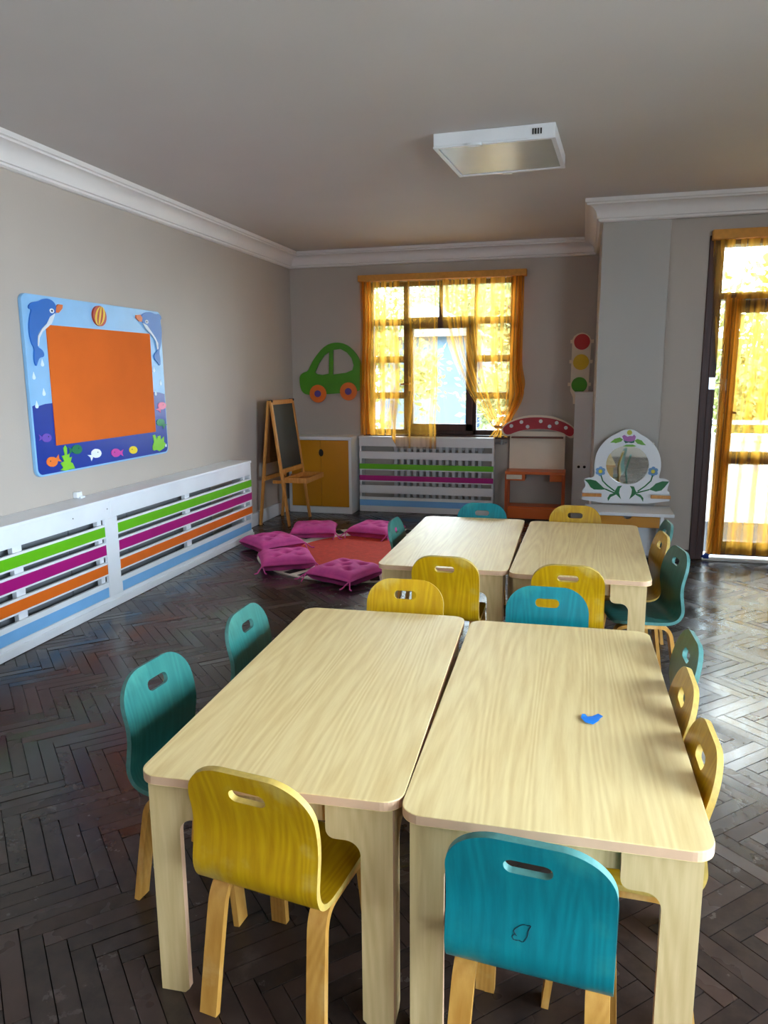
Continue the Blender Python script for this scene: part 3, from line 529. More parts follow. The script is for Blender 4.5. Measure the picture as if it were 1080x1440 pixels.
sheet('gathered_edge', lambda u, v: (-.745+.135*u-.03*v+.05*math.exp(-((v-.76)/.09)**2)*u-.10*max(0, v-.85)/.15, 7.925+.02*math.sin(u*21), 2.465-1.53*v), 40, 30, M['voile3'], cu)
def tail(u, v):
    return (-.80+(.07+.07*v)*(u-.5)*2, 7.93+.012*math.sin(u*26), .93-.10*v)
sheet('tail', tail, 30, 6, M['voile_r'], cu)
g = G(); g.tube([(-.80+.075*math.cos(a), 7.93+.022*math.sin(a), .925+.02*math.sin(a*.5)) for a in [k*2*PI/16 for k in range(17)]], .013); g.build('tieback', M['valance'], cu)
dc = root('door_curtain', 'sheer orange curtain over the glazed balcony door', 'curtain', (1.45, 6.28, .07))
G().box(.895, 2.08, 6.255, 6.328, 2.46, 2.53).build('header_band', M['valance'], dc, bevel=.006)
def door_top(u, v):
    x = .905+1.16*u; bot = 2.03
    if u < .14: bot = 2.03-.48*(1-u/.14)**.6*(1 if u > .03 else 1)
    z = 2.47-(2.47-bot)*v
    if u < .14: x += .075*v**1.4*(1-u/.14)
    return (x, 6.29+.016*fold(u, 14), z)
sheet('upper_panel', door_top, 120, 14, M['voile2'], dc)
def door_low(u, v):
    x = 1.03+.95*u; z = 2.04-(2.04-.06)*v
    return (x+.01*math.sin(3*v+8*u)-.02*v*(1-u), 6.325+.017*fold(u, 11, .4)*(.7+.3*v), z)
sheet('lower_panel', door_low, 120, 24, M['voile2'], dc)
sheet('gathered_edge', lambda u, v: (1.022+.115*u-.02*v, 6.305+.012*math.sin(u*20), 2.04-1.98*v), 40, 20, M['voile3'], dc)

# ---------------------------------------------------------------- radiator covers and radiators
FX = -2.935
rc = root('radiator_cover', 'long white slatted radiator cover with green, magenta, orange and blue stripes along the left wall', 'radiator cover', ((XW+FX)/2, 4.2, 0))
Y0, Y1 = .6, 6.33; YS0, YS1 = 4.105, 4.235     # broad stile
G().box(XW+.002, FX+.01, Y0, Y1, .70, .722).build('top_board', M['white'], rc, bevel=.004)
G().box(FX-.02, FX, Y0, YS1-.06, .592, .70).build('top_rail', M['white'], rc, bevel=.003)
G().box(FX-.02, FX, YS1-.058, Y1, .592, .70).build('top_rail', M['white'], rc, bevel=.003)
G().box(FX-.02, FX, Y0, Y1, 0, .075).build('base_board', M['white'], rc, bevel=.003)
G().box(FX-.016, FX+.012, Y0, Y1, .001, .05).build('plinth', M['white'], rc, bevel=.003)
G().box(FX-.02, FX+.003, YS0, YS1, .075, .592).build('stile', M['white'], rc, bevel=.003)
G().box(FX-.022, FX, Y1-.03, Y1, .166, .591).build('stile', M['white'], rc)
G().box(XW+.03, FX-.022, Y1-.02, Y1, .002, .699).build('end_panel', M['white'], rc, bevel=.003)
for ya, yb_ in ((Y0, YS0-.002), (YS1+.002, Y1-.0305)):
    for mt, z0, z1 in (('green', .478, .545), ('magenta', .357, .427), ('orange', .230, .297)):
        o = G().box(FX-.02, FX, ya, yb_, z0-.010, z1+.012).build('slat', M['white'], rc, bevel=.002)
        G().box(FX-.001, FX+.0015, ya+.004, yb_-(.004 if ya < 3 else -.03), z0+.002, z1-.002).build('stripe', M[mt], o)
    o = G().box(FX-.02, FX, ya, yb_, .0765, .178).build('base_slat', M['white'], rc, bevel=.002)
    o = G().box(FX, FX+.003, ya+.012, yb_-.012, .08, .145).build('blue_stripe', M['blue'], rc)
for y in (1.7, 2.5, 3.345, 5.19): G().box(FX-.05, FX-.021, y-.035, y+.035, .05, .69).build('post', M['white'], rc)
for y in (4.075, 6.22): G().box(FX-.05, FX-.021, y-.02, y+.02, .05, .69).build('post', M['white'], rc)
for y in (3.8, 4.14): G().prism([circ(y, .655, .004, 8)], lambda u, v, d: (d, u, v), FX, FX+.0015).build('screw', M['black'], rc)
def radiator(label, axis, a0, a1, c, z0, z1, n, mat):
    r = root('radiator', label, 'radiator', ((c, (a0+a1)/2, 0) if axis == 'y' else ((a0+a1)/2, c, 0)))
    st = (a1-a0)/n
    for k in range(n):
        p = a0+st*(k+.5)
        g = G(); q = (c-.035, c+.035, p-st*.28, p+st*.28) if axis == 'y' else (p-st*.28, p+st*.28, c-.035, c+.035)
        g.box(*q, z0, z1).build('column', mat, r, bevel=.006)
    for z in (z0+.04, z1-.04):
        g = G(); g.tube([(c, a0, z), (c, a1, z)] if axis == 'y' else [(a0, c, z), (a1, c, z)], .018); g.build('header_pipe', mat, r)
    for e in (a0+.06, a1-.06):
        G().box(*((c-.03, c+.03, e-.015, e+.015) if axis == 'y' else (e-.015, e+.015, c-.03, c+.03)), 0, z0+.01).build('foot', mat, r)
    return r
radmat = paint('grey_radiator_enamel', L(178, 178, 180), .4, .05)
lr = root('panel_radiator', 'flat grey panel radiator behind the slats of the long left cover', 'radiator', (-3.04, 3.6, .1))
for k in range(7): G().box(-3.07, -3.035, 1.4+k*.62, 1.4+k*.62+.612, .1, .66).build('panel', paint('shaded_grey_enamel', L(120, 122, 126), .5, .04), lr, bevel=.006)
for z in (.14, .62): g = G(); g.tube([(-3.09, 1.4, z), (-3.09, 5.7, z)], .016); g.build('header_pipe', radmat, lr)
for y in (1.7, 5.3): G().box(-3.12, -3.05, y-.015, y+.015, 0, .12).build('foot', radmat, lr)
BY = 7.85
bc = root('radiator_cover', 'white slatted radiator cover with green, magenta and blue stripes under the back window', 'radiator cover', (-1.61, 7.92, 0))
bx0, bx1 = -2.343, -.872
G().box(bx0, bx1, BY-.008, YB-.057, .805, .828).build('top_board', M['white2'], bc, bevel=.004)
G().box(bx0, bx1, BY, BY+.02, .722, .805).build('top_rail', M['white2'], bc, bevel=.002)
for mt, z0, z1 in (('white2', .598, .665), ('green', .472, .53), ('magenta', .346, .403), ('white2', .218, .294)):
    o = G().box(bx0+.001, bx1-.001, BY, BY+.02, z0, z1).build('slat', [M['white2'], M[mt]], bc, bevel=.002)
    for p in o.data.polygons:
        if p.normal.y < -.9: p.material_index = 1
    G().box(bx0+.001, bx1-.001, BY+.002, BY+.018, z0-.012, z0-.0005).build('slat_edge', M['white2'], bc)
o = G().box(bx0, bx1, BY, BY+.02, .0, .165).build('base_board', M['white2'], bc, bevel=.002)
G().box(bx0, bx1, BY-.003, BY, .066, .132).build('blue_stripe', M['blue'], bc)
for x0 in (bx0, bx1-.022): G().box(x0, x0+.022, BY+.0205, YB-.002, .002, .804).build('end_panel', M['white2'], bc)
radiator('white column radiator behind the slats of the back cover', 'x', -1.98, -.99, 7.945, .1, .74, 14, paint('white_radiator_enamel', L(200, 200, 200), .4, .03))
vv = G(); vv.tube([(-.868, 7.93, .77), (-.80, 7.93, .77)], .012); vv.tube([(-.80, 7.93, .755), (-.80, 7.93, .80)], .016); vv.tube([(-.80, 7.93, .77), (-.77, 7.93, .77), (-.762, 7.999, .77)], .01)
tag(vv.build('radiator_valve', M['steel']), 'small steel radiator valve poking out beside the back radiator cover', 'valve')

# ---------------------------------------------------------------- low cabinet with mustard doors
cb = root('low_cabinet', 'low white cabinet with two mustard yellow doors in the back corner', 'cabinet', (-2.74, 7.82, 0))
qx0, qx1, qy = -3.09, -2.37, 7.645
g = G(); g.box(qx0, qx0+.03, qy, YB-.002, 0, .80).box(qx1-.03, qx1, qy, YB-.002, 0, .80).box(qx0+.03, qx1-.03, qy, YB-.002, 0, .07).box(qx0+.03, qx1-.03, YB-.02, YB-.002, .07, .80)
g.build('body', M['white2'], cb)
G().box(qx0-.004, qx1+.004, qy-.006, YB-.002, .80, .835).build('top', M['white2'], cb, bevel=.003)
sx = -2.715
arc = lambda c, s: [(c+s*.028*math.cos(a), .66+.04*math.sin(a)) for a in [-PI/2+k*PI/10 for k in range(11)]]
g = G().prism([[(qx0+.034, .074), (sx-.002, .074)]+arc(sx-.002, -1)+[(sx-.002, .795), (qx0+.034, .795)]], lambda u, v, d: (u, d, v), qy+.002, qy+.02); g.build('door', M['mustard'], cb)
g = G().prism([[(qx1-.034, .074), (sx+.002, .074)]+arc(sx+.002, 1)+[(sx+.002, .795), (qx1-.034, .795)]], lambda u, v, d: (u, d, v), qy+.002, qy+.02); g.build('door', M['mustard'], cb)
G().prism([circ(sx, .66, .038, 24, .045)], lambda u, v, d: (u, d, v), qy+.021, qy+.025).build('finger_hole', M['black'], cb)

# ---------------------------------------------------------------- easel
ez = root('easel', 'wooden A-frame easel with a black chalkboard and tray in the corner', 'easel', (-2.94, 7.15, 0))
A0, A1, R0, R1 = Vector((-2.79, 6.875, 0)), Vector((-2.765, 7.40, 0)), Vector((-3.105, 6.885, 0)), Vector((-3.085, 7.41, 0))
T0, T1 = Vector((-2.955, 6.89, 1.245)), Vector((-2.935, 7.405, 1.245)); K = Vector((-.022, 0, 0))
for a, b in ((A0, T0), (A1, T1)): G().bar(a, b, .04, .022, (1, 0, 0)).build('front_leg', M['pine'], ez, bevel=.003)
for a, b in ((R0, T0+K), (R1, T1+K)): G().bar(a, b, .04, .022, (1, 0, 0)).build('rear_leg', M['pine'], ez, bevel=.003)
at = lambda t: (A0.lerp(T0, t), A1.lerp(T1, t))
for t in (.985, .44): a, b = at(t); G().bar(a, b, .022, .045, (0, 0, 1)).build('rail', M['pine'], ez, bevel=.003)
a0, a1 = at(.46); b0, b1 = at(.97); nn = Vector((.011, 0, .002))
g = G(); q = [a0, a1, b1, b0]; g.add([p+nn*.3 for p in q]+[p-nn*.5 for p in q], [(0, 1, 2, 3), (7, 6, 5, 4), (0, 4, 5, 1), (1, 5, 6, 2), (2, 6, 7, 3), (3, 7, 4, 0)]); g.build('chalkboard', M['slate'], ez)
a, b = R0.lerp(T0, .38), R1.lerp(T1, .38); G().bar(a, b, .02, .04).build('rail', M['pine'], ez)
ra, rb = R0.lerp(T0, .5), R1.lerp(T1, .5); rc0, rc1 = R0.lerp(T0, .96), R1.lerp(T1, .96); q = [ra, rb, rc1, rc0]
g = G(); g.add([p+nn*.3 for p in q]+[p-nn*.5 for p in q], [(0, 1, 2, 3), (7, 6, 5, 4), (0, 4, 5, 1), (1, 5, 6, 2), (2, 6, 7, 3), (3, 7, 4, 0)]); g.build('rear_board', wood('brown_board', L(120, 76, 40), L(100, 60, 30)), ez)
tx0, tx1, tz = -2.84, -2.60, .455
g = G().box(tx0, tx1, 6.90, 6.918, tz-.02, tz+.03).box(tx0, tx1, 7.385, 7.403, tz-.02, tz+.03).box(tx1-.018, tx1, 6.918, 7.385, tz-.02, tz+.03).box(tx0, tx0+.018, 6.918, 7.385, tz-.02, tz+.03).box(tx0+.018, tx1-.018, 6.918, 7.385, tz-.02, tz-.012)
g.build('tray', M['pine'], ez)
for y in (6.909, 7.394): G().bar((-2.965, y, .44), (tx0, y, .44), .02, .03).build('brace', M['pine'], ez)
for p in (T0, T1): g = G(); g.tube([p+Vector((-.03, 0, -.005)), p+Vector((.02, 0, -.005))], .012); g.build('hinge', M['black'], ez)

# ---------------------------------------------------------------- dolphin pinboard on the left wall
db = root('pinboard', 'sea themed pinboard with two dolphins and an orange felt centre on the left wall', 'pinboard', (XW, 4.505, .90))
bf = lambda base: (lambda u, v, d: (base+d, u, v))
yy0, yy1, zz0, zz1 = 3.762, 5.250, .902, 1.972
G().prism([rrect(yy0, yy1, zz0, zz1, .045)], bf(XW), .002, .026).build('base_panel', plain('sky_blue_panel', (140, 190, 232), .35), db, bevel=.004)
D = DECOR
sea = [(yy0+.012, 1.325), (3.793, 1.331), (3.83, 1.325), (3.886, 1.335), (3.942, 1.337), (5.077, 1.376), (5.164, 1.371), (yy1-.010, 1.356)]
lo = [(x, z) for x, z in rrect(yy0+.012, yy1-.010, zz0+.012, 1.6, .04) if z < 1.2]
br = [p for p in lo if p[0] > 4.5]; bl = [p for p in lo if p[0] < 4.5]
sea = sea + br[::-1] + bl[::-1]
G().prism([sea], bf(XW), .025, .0268).build('sea', plain('deep_blue_paint', (16, 52, 150), .35), db)
G().prism([[(3.950, 1.078), (5.076, 1.078), (5.076, 1.803), (3.950, 1.803)]], bf(XW), .024, .033).build('felt_panel', paint('orange_felt', L(226, 104, 24), .95, .05, 3, .3), db, bevel=.002)
art = lambda nm, loops, col, d0=.0265, d1=.031, mat=None, par=None: G().prism(loops, bf(XW), d0, d1).build(nm, mat or plain('art_%d_%d_%d' % col, col, .4), par or db)
for s_, col in (('l', (26, 104, 190)), ('r', (58, 116, 190))):
    bo = art('dolphin', [smooth_loop(D['dol_body_'+s_], 1)], col, .0265, .035)
    art('beak', [D['dol_beak_'+s_]], (224, 110, 48), .0265, .036, par=bo)
    art('belly', [D['dol_belly_'+s_]], (222, 228, 236), .0345, .0365, par=bo)
    e = D['dol_eye_'+s_][0]; art('eye', [circ(e[0], e[1], .02, 14, .014)], (240, 244, 248), .0345, .0367, par=bo); art('pupil', [circ(e[0], e[1], .009, 10, .007)], (16, 40, 80), .0366, .0373, par=bo)
bc_ = (4.474, 1.889); bl_ = art('ball', [circ(*bc_, .072, 28, .066)], (186, 60, 22), .0265, .04)
for ph in (-.6, .0, .6):
    st_ = [(bc_[0]+.07*ph*math.cos(t)+.02*math.sin(t)-.010*math.cos(t), bc_[1]+.062*math.sin(t)) for t in [-PI/2+k*PI/10 for k in range(11)]]
    st_ += [(bc_[0]+.07*ph*math.cos(t)+.02*math.sin(t)+.010*math.cos(t), bc_[1]+.062*math.sin(t)) for t in [PI/2-k*PI/10 for k in range(1, 10)]]
    art('ball_stripe', [st_], (238, 196, 40), .0395, .0412, par=bl_)
for nm, col in (('purple', (112, 76, 180)), ('orangef', (244, 124, 40)), ('dgreen', (8, 118, 66)), ('white', (240, 244, 250)), ('magenta', (206, 60, 160)), ('yellow', (246, 216, 24)), ('green', (20, 132, 76)), ('pink', (246, 130, 160))):
    fo = art('fish', [D['fish_%s_body' % nm]], col, .0265, .031)
    if 'fish_%s_tail' % nm in D: art('tail', [D['fish_%s_tail' % nm]], col, .0265, .030, par=fo)
    c0 = D['fish_%s_body' % nm]; cx_ = sum(p[0] for p in c0)/len(c0); cz_ = sum(p[1] for p in c0)/len(c0)
    art('eye', [circ(cx_+(.016 if nm in ('purple', 'dgreen', 'white', 'pink') else -.016), cz_+.006, .005, 8, .004)], (10, 20, 50), .0308, .0315, par=fo)
for s_ in 'lr': art('seaweed', [D['weed_'+s_]], (132, 204, 40))
for x, z in D['drops']: art('water_drop', [[(x+.014*math.cos(a), z-.006+.012*math.sin(a)) for a in [PI*.85+k*1.3*PI/8 for k in range(9)]]+[(x, z+.028)]], (226, 240, 252), .0262, .029)
art('maker_mark', [[(5.205, .95), (5.225, .95), (5.225, .972), (5.205, .972)]], (226, 240, 252), .0266, .0275)

# ---------------------------------------------------------------- car and traffic-light panels on the back wall
xf = lambda base: (lambda u, v, d: (u, base-d, v))
cr = root('car_panel', 'green wooden car cut-out with orange wheels on the back wall', 'wall decoration', (-2.69, YB, 1.2))
G().prism([smooth_loop(D['car_body'], 1), D['car_win_l'], D['car_win_r']], xf(YB), .002, .028).build('body', plain('leaf_green_paint', (74, 150, 18), .4), cr)
for i in (0, 2):
    x, z = D['car_wheels'][i]; r_ = .098
    wh = G().prism([circ(x, z, r_, 32)], xf(YB), .0285, .042).build('wheel', plain('wheel_orange', (236, 116, 34), .4), cr, bevel=.003)
    G().prism([circ(x, z, r_*.38, 20)], xf(YB), .041, .05).build('hub', plain('hub_purple', (92, 66, 150), .4), wh)
tl = root('traffic_light_panel', 'cream traffic light cut-out with red, yellow and green discs on the back wall', 'wall decoration', (-.03, YB, 1.2))
G().prism([D['tl_body']], xf(YB), .002, .024).build('body', M['cream'], tl)
for i, col in ((0, (200, 38, 40)), (2, (226, 186, 10)), (4, (78, 160, 16))):
    x, z = D['tl_lamps'][i]; G().prism([circ(x, z, .078, 30)], xf(YB), .0235, .034).build('lamp_disc', plain('disc_%d' % col[0], col, .4), tl, bevel=.002)
    for s_ in (-1, 1): G().box(x+s_*.1-.014, x+s_*.1+.014, YB-.02, YB-.004, z-.012, z+.022).build('visor', M['cream'], tl)

# ---------------------------------------------------------------- mushroom play desk
md = root('play_desk', 'orange child play desk with a white back and a red spotted mushroom top', 'desk', (-.43, 7.75, 0))
mp = xf(7.90)
cap = smooth_loop(D['m_cap'], 1); mx_ = sum(p[0] for p in cap)/len(cap); mz_ = .95
G().prism([[(mx_+(x-mx_)*1.03, mz_+(z-mz_)*1.14) for x, z in cap]], mp, .0, .02).build('cap_backing', M['cream'], md)
cp = G().prism([[(mx_+(x-mx_)*.985, mz_+(z-mz_)*.93) for x, z in cap]], mp, .0205, .038).build('cap', M['redcap'], md)
for x, z in D['m_dots']: G().prism([circ(x, z, .019, 14)], mp, .0375, .042).build('dot', M['white2'], cp)
G().box(-.712, -.15, 7.882, 7.899, .512, .90).build('back_panel', M['cream'], md)
G().box(-.69, -.17, 7.80, 7.881, .835, .85).build('upper_shelf', wood('brown_shelf', L(120, 62, 38), L(98, 48, 28)), md)
G().box(-.73, -.135, 7.62, 7.905, .485, .512).build('desk_top', M['desko'], md, bevel=.004)
G().box(-.725, -.53, 7.63, 7.85, .42, .4845).build('drawer', M['desko'], md, bevel=.003)
G().box(-.715, -.56, 7.615, 7.63, .435, .48).build('drawer_front', M['cream'], md, bevel=.003)
G().box(-.285, -.165, 7.64, 7.85, .415, .4845).build('drawer', M['desko'], md, bevel=.003)
for x0 in (-.73, -.165):
    for y0 in (7.625, 7.87): G().box(x0, x0+.03, y0, y0+.03, 0, .484).build('leg', paint('dark_orange_laminate', L(190, 84, 30), .4), md, bevel=.003)
G().box(-.70, -.165, 7.65, 7.869, .13, .15).build('lower_shelf', M['desko'], md)
G().box(-.70, -.165, 7.63, 7.6495, .03, .135).build('kick_board', M['desko'], md)

# ---------------------------------------------------------------- flower vanity against the column
va = root('vanity_table', 'white child vanity table with a round flower-framed mirror against the column', 'vanity', (.37, 6.05, 0))
vp = xf(6.20)
G().prism([smooth_loop(D['v_outer'], 1), D['v_mirror']], vp, 0, .02).build('mirror_board', M['white'], va)
G().box(.18, .56, 6.201, 6.206, .6, .95).build('mirror', M['mirror'], va)
pet, yel = plain('petal_blue', (118, 164, 214), .4), plain('flower_yellow', (206, 200, 40), .4)
dgr, lgr = plain('leaf_dark_green', (8, 112, 52), .4), plain('leaf_light_green', (104, 170, 34), .4)
for k, (x, z) in enumerate(D['v_flowers']):
    fl_ = G().prism([circ(x, z, .015, 14)], vp, .021, .026).build('flower', yel, va)
    for a in range(6): G().prism([circ(x+.024*math.cos(a*PI/3+.5), z+.024*math.sin(a*PI/3+.5), .0155, 12)], vp, .0195, .023).build('petal', pet, fl_)
for nm in ('v_leaf_l', 'v_leaf_r', 'v_in_l', 'v_in_r', 'v_lo_l', 'v_lo_r'): G().prism([D[nm]], vp, .0195, .024).build('leaf', dgr, va)
sm = D['v_stems']
for seq in (sm[0:4], sm[4:8], sm[8:10], sm[10:12]):
    g = G(); g.tube([(x, 6.18, z) for x, z in seq], .0055, 6); g.build('stem', dgr, va)
G().prism([D['v_tulip']], vp, .0195, .024).build('tulip', plain('tulip_purple', (178, 104, 178), .4), va)
G().prism([D['v_sepal']], vp, .0195, .0245).build('sepal', plain('sepal_teal', (10, 96, 80), .4), va)
for nm in ('v_tl_l', 'v_tl_r', 'v_arc'): G().prism([D[nm]], vp, .0195, .0235).build('leaf', lgr, va)
G().prism([circ(*D['v_pistil'][0], .019, 16)], vp, .0195, .025).build('pistil', yel, va)
for x0, x1 in ((.03, .178), (.545, .692)): (G().box(x0, x1, 6.095, 6.1795, .532, .548).build('side_shelf', M['white'], va), G().box(x0, x1, 6.08, 6.0945, .527, .553).build('shelf_rail', M['pine'], va, bevel=.003))
G().box(.055, .70, 5.84, 6.20, .425, .45).build('table_top', M['white'], va, bevel=.004)
g = G().box(.115, .14, 5.87, 6.19, .0, .4248).box(.605, .63, 5.87, 6.19, .0, .4248).box(.14, .605, 6.17, 6.19, .05, .4248)
g.build('carcass', M['white'], va)
nt = [(.37+.03*math.cos(a), .418+.022*math.sin(a)) for a in [PI+k*PI/8 for k in range(9)]]
G().prism([[(.145, .335), (.60, .335), (.60, .418)]+nt[::-1]+[(.145, .418)]], xf(5.895), 0, .02).build('drawer', M['mustard'], va)

# ---------------------------------------------------------------- ceiling light
ly = root('ceiling_light', 'square white ceiling light box with a grey diffuser, switched off', 'ceiling light', (-.5, 4.66, ZC-.075))
lx = [(-.845, 4.335), (-.19, 4.315), (-.155, 4.95), (-.80, 4.985)]
lm = lambda u, v, d: (u, v, ZC-d)
inn = lambda k: [(-.4975+(x+.4975)*k, 4.646+(y-4.646)*k) for x, y in lx]
G().prism([lx], lm, .001, .068).build('housing', M['white'], ly, bevel=.004)
G().prism([inn(1.006), inn(.93)], lm, .0685, .078).build('frame', M['white'], ly, bevel=.002)
G().prism([inn(.925)], lm, .0682, .072).build('diffuser', paint('grey_acrylic', L(196, 200, 192), .25, .03), ly)
for k in range(4): G().box(-.31+k*.014, -.302+k*.014, 4.3135, 4.322, ZC-.052, ZC-.024).build('vent_slot', M['black'], ly)
G().prism([circ(-.62, 4.325, .045, 16, .02)], lm, .07, .083).build('clip', M['white'], ly)
G().prism([circ(-.5, 4.965, .03, 12, .014)], lm, .07, .082).build('clip', M['steel'], ly)

# ---------------------------------------------------------------- tables
TH_, TL, TW = .587, 1.29, .632
def bracket(w0, wt, hz0, hz1, z0, z1):
    """leg board outline: straight leg that flares into a rounded wing under the top"""
    pts = [(0, z0), (w0-.012, z0), (w0, z0+.012), (w0, hz0)]
    pts += [(w0+.035*(1-math.cos(a)), hz0+.035*math.sin(a)) for a in [k*PI/2/6 for k in range(1, 7)]]
    x1, zz = pts[-1]; pts += [(wt-.022+.022*math.sin(a), zz+.0+.022*(1-math.cos(a))) for a in [k*PI/2/5 for k in range(0, 6)]]
    return pts+[(wt, z1), (0, z1)]
def make_table(label, loc, rz):
    t = root('table', label, 'table', loc, rz, 'maple classroom tables')
    g = G().prism([rrect(-TW/2, TW/2, -TL/2, TL/2, .048, 8)], lambda u, v, d: (u, v, d), TH_-.024, TH_, 0, 1)
    g.build('table_top', [M['table'], M['edge']], t, world=False, bevel=.002)
    ox, oy, th = TW/2-.022, TL/2-.016, .018
    bp = bracket(.074, .155, TH_-.024-.125, 0, .0, TH_-.0245)
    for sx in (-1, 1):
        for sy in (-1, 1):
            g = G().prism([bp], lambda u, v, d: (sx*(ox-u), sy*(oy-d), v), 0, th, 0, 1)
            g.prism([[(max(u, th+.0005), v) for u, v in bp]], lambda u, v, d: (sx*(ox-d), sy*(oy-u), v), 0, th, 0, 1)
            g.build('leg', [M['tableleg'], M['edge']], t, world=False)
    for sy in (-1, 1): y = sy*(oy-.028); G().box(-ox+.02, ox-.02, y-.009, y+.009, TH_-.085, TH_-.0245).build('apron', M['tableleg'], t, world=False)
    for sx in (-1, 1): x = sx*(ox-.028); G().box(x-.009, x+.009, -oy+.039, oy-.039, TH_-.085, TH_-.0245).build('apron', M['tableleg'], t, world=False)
    return t
R = math.radians
make_table('pale maple table with green chairs along its radiator side', (-.686, 2.062, 0), R(2.4))
make_table('pale maple table with a scrap of blue paper on its top', (-.040, 2.050, 0), R(1.2))
make_table('pale maple table in the pair by the vanity, nearer the pink cushions', (-.628, 4.060, 0), R(.6))
make_table('pale maple table in the pair by the vanity, nearer the balcony door', (.026, 4.030, 0), R(-.8))
g = G(); n_ = 14; pp = []
sc_ = [(-.022, .018), (-.025, -.002), (-.014, -.02), (.006, -.023), (.02, -.008), (.024, .004), (.032, .018), (.02, .027), (.004, .016), (-.008, .010), (-.014, .019)]
g.prism([sc_], lambda u, v, d: (.055+u, 1.938+v*1.25, TH_+.0008+d+.004*abs(math.sin(u*70))), 0, .0008)
tag(g.build('paper_scrap', plain('bright_blue_paper', (24, 132, 236), .6)), 'torn scrap of bright blue paper on a maple table top', 'paper')
g = G().box(-3.152, -3.118, 4.10, 4.15, .724, .762).box(-3.152, -3.10, 4.11, 4.155, .7225, .734)
tag(g.build('socket_box', M['white'], bevel=.004), 'tiny white box on the ledge of the long left radiator cover', 'socket')

# ---------------------------------------------------------------- bent-ply chairs
def catmull(P, n=6):
    out = []
    for i in range(len(P)-1):
        p0, p1, p2, p3 = P[max(i-1, 0)], P[i], P[i+1], P[min(i+2, len(P)-1)]
        for k in range(n):
            t = k/n
            out.append(tuple(.5*((2*p1[a])+(-p0[a]+p2[a])*t+(2*p0[a]-5*p1[a]+4*p2[a]-p3[a])*t*t+(-p0[a]+3*p1[a]-3*p2[a]+p3[a])*t**3) for a in (0, 1)))
    return out+[P[-1]]
SHELL = [(.135, .346), (.125, .354), (.10, .357), (.04, .356), (-.03, .352), (-.09, .349), (-.135, .352), (-.165, .368), (-.178, .40), (-.174, .44), (-.168, .485), (-.170, .53), (-.180, .575), (-.194, .625), (-.207, .668)]
def shell_mesh(name, mats):
    pr = catmull(SHELL, 5); n0 = len(pr)
    d = [0]
    for i in range(1, n0): d.append(d[-1]+math.hypot(pr[i][0]-pr[i-1][0], pr[i][1]-pr[i-1][1]))
    Lt = d[-1]; HWD = .160
    h0, h1, ha, hr = Lt-.082, Lt-.048, .046, .0165
    rows = sorted(set([round(Lt*k/70, 5) for k in range(71)]+[round(Lt-.11*(1-math.cos(k*PI/2/14)), 5) for k in range(15)]+[round(.055*(1-math.cos(k*PI/2/6)), 5) for k in range(7)]
                      +[round(h0+(h1-h0)*(1-math.cos(k*PI/12))/2, 5) for k in range(13)]))
    rows = [s for s in rows if not (h0-.0015 < s < h0-1e-4 or h1+1e-4 < s < h1+.0015)]
    h0, h1 = round(h0, 5), round(h1, 5)
    def at(s):
        for i in range(1, n0):
            if s <= d[i]+1e-9: f = (s-d[i-1])/(d[i]-d[i-1]); return (pr[i-1][0]+(pr[i][0]-pr[i-1][0])*f, pr[i-1][1]+(pr[i][1]-pr[i-1][1])*f)
        return pr[-1]
    def nrm(s):
        a, b = at(max(0, s-.006)), at(min(Lt, s+.006)); l = math.hypot(b[0]-a[0], b[1]-a[1]); return (-(b[1]-a[1])/l, (b[0]-a[0])/l)
    def hw(s):
        w = HWD
        if s > Lt-.105: q = (s-(Lt-.105))/.105; w = HWD-.105*(1-math.sqrt(max(0, 1-q**2.1)))
        if s < .055: q = 1-s/.055; w = min(w, HWD-.05*(1-math.sqrt(max(0, 1-q*q))))
        return w
    def hole(s):
        if h0 <= s <= h1:
            q = min(s-h0, h1-s)
            return ha-hr+math.sqrt(max(0, hr*hr-(hr-min(q, hr))**2))
        return ha-hr
    th = .0145; V = []; nr = len(rows)
    cols = lambda s: [-1*hw(s)]+[-hw(s)+(hw(s)-hole(s))*k/4 for k in range(1, 5)]+[0]+[hole(s)+(hw(s)-hole(s))*k/4 for k in range(0, 4)]+[hw(s)]
    for side in (0, 1):
        for s in rows:
            y, z = at(s); ny, nz = nrm(s)
            for x in cols(s): V.append((x, y+ny*th*side, z+nz*th*side))
    nc = 11; F_, MI, SM = [], [], []
    idx = lambda sd, i, j: sd*nr*nc+i*nc+j
    def inh(i): return rows[i] >= h0-1e-6 and rows[i+1] <= h1+1e-6
    for i in range(nr-1):
        for j in range(nc-1):
            if inh(i) and j in (4, 5): continue
            F_.append((idx(0, i, j), idx(0, i, j+1), idx(0, i+1, j+1), idx(0, i+1, j))); MI.append(0); SM.append(True)
            F_.append((idx(1, i, j), idx(1, i+1, j), idx(1, i+1, j+1), idx(1, i, j+1))); MI.append(0); SM.append(True)
        for j in (0, nc-1): F_.append((idx(0, i, j), idx(1, i, j), idx(1, i+1, j), idx(0, i+1, j))); MI.append(1); SM.append(True)
        if inh(i):
            for j in (4, 6): F_.append((idx(0, i, j), idx(1, i, j), idx(1, i+1, j), idx(0, i+1, j))); MI.append(1); SM.append(True)
    for i in (0, nr-1):
        for j in range(nc-1): F_.append((idx(0, i, j), idx(0, i, j+1), idx(1, i, j+1), idx(1, i, j))); MI.append(1); SM.append(True)
    for i in range(nr):
        if abs(rows[i]-h0) < 1e-5 or abs(rows[i]-h1) < 1e-5:
            for j in (4, 5): F_.append((idx(0, i, j), idx(0, i, j+1), idx(1, i, j+1), idx(1, i, j))); MI.append(1); SM.append(True)
    g = G(); g.v = V; g.f = F_; g.mi = MI; g.sm = SM
    return g
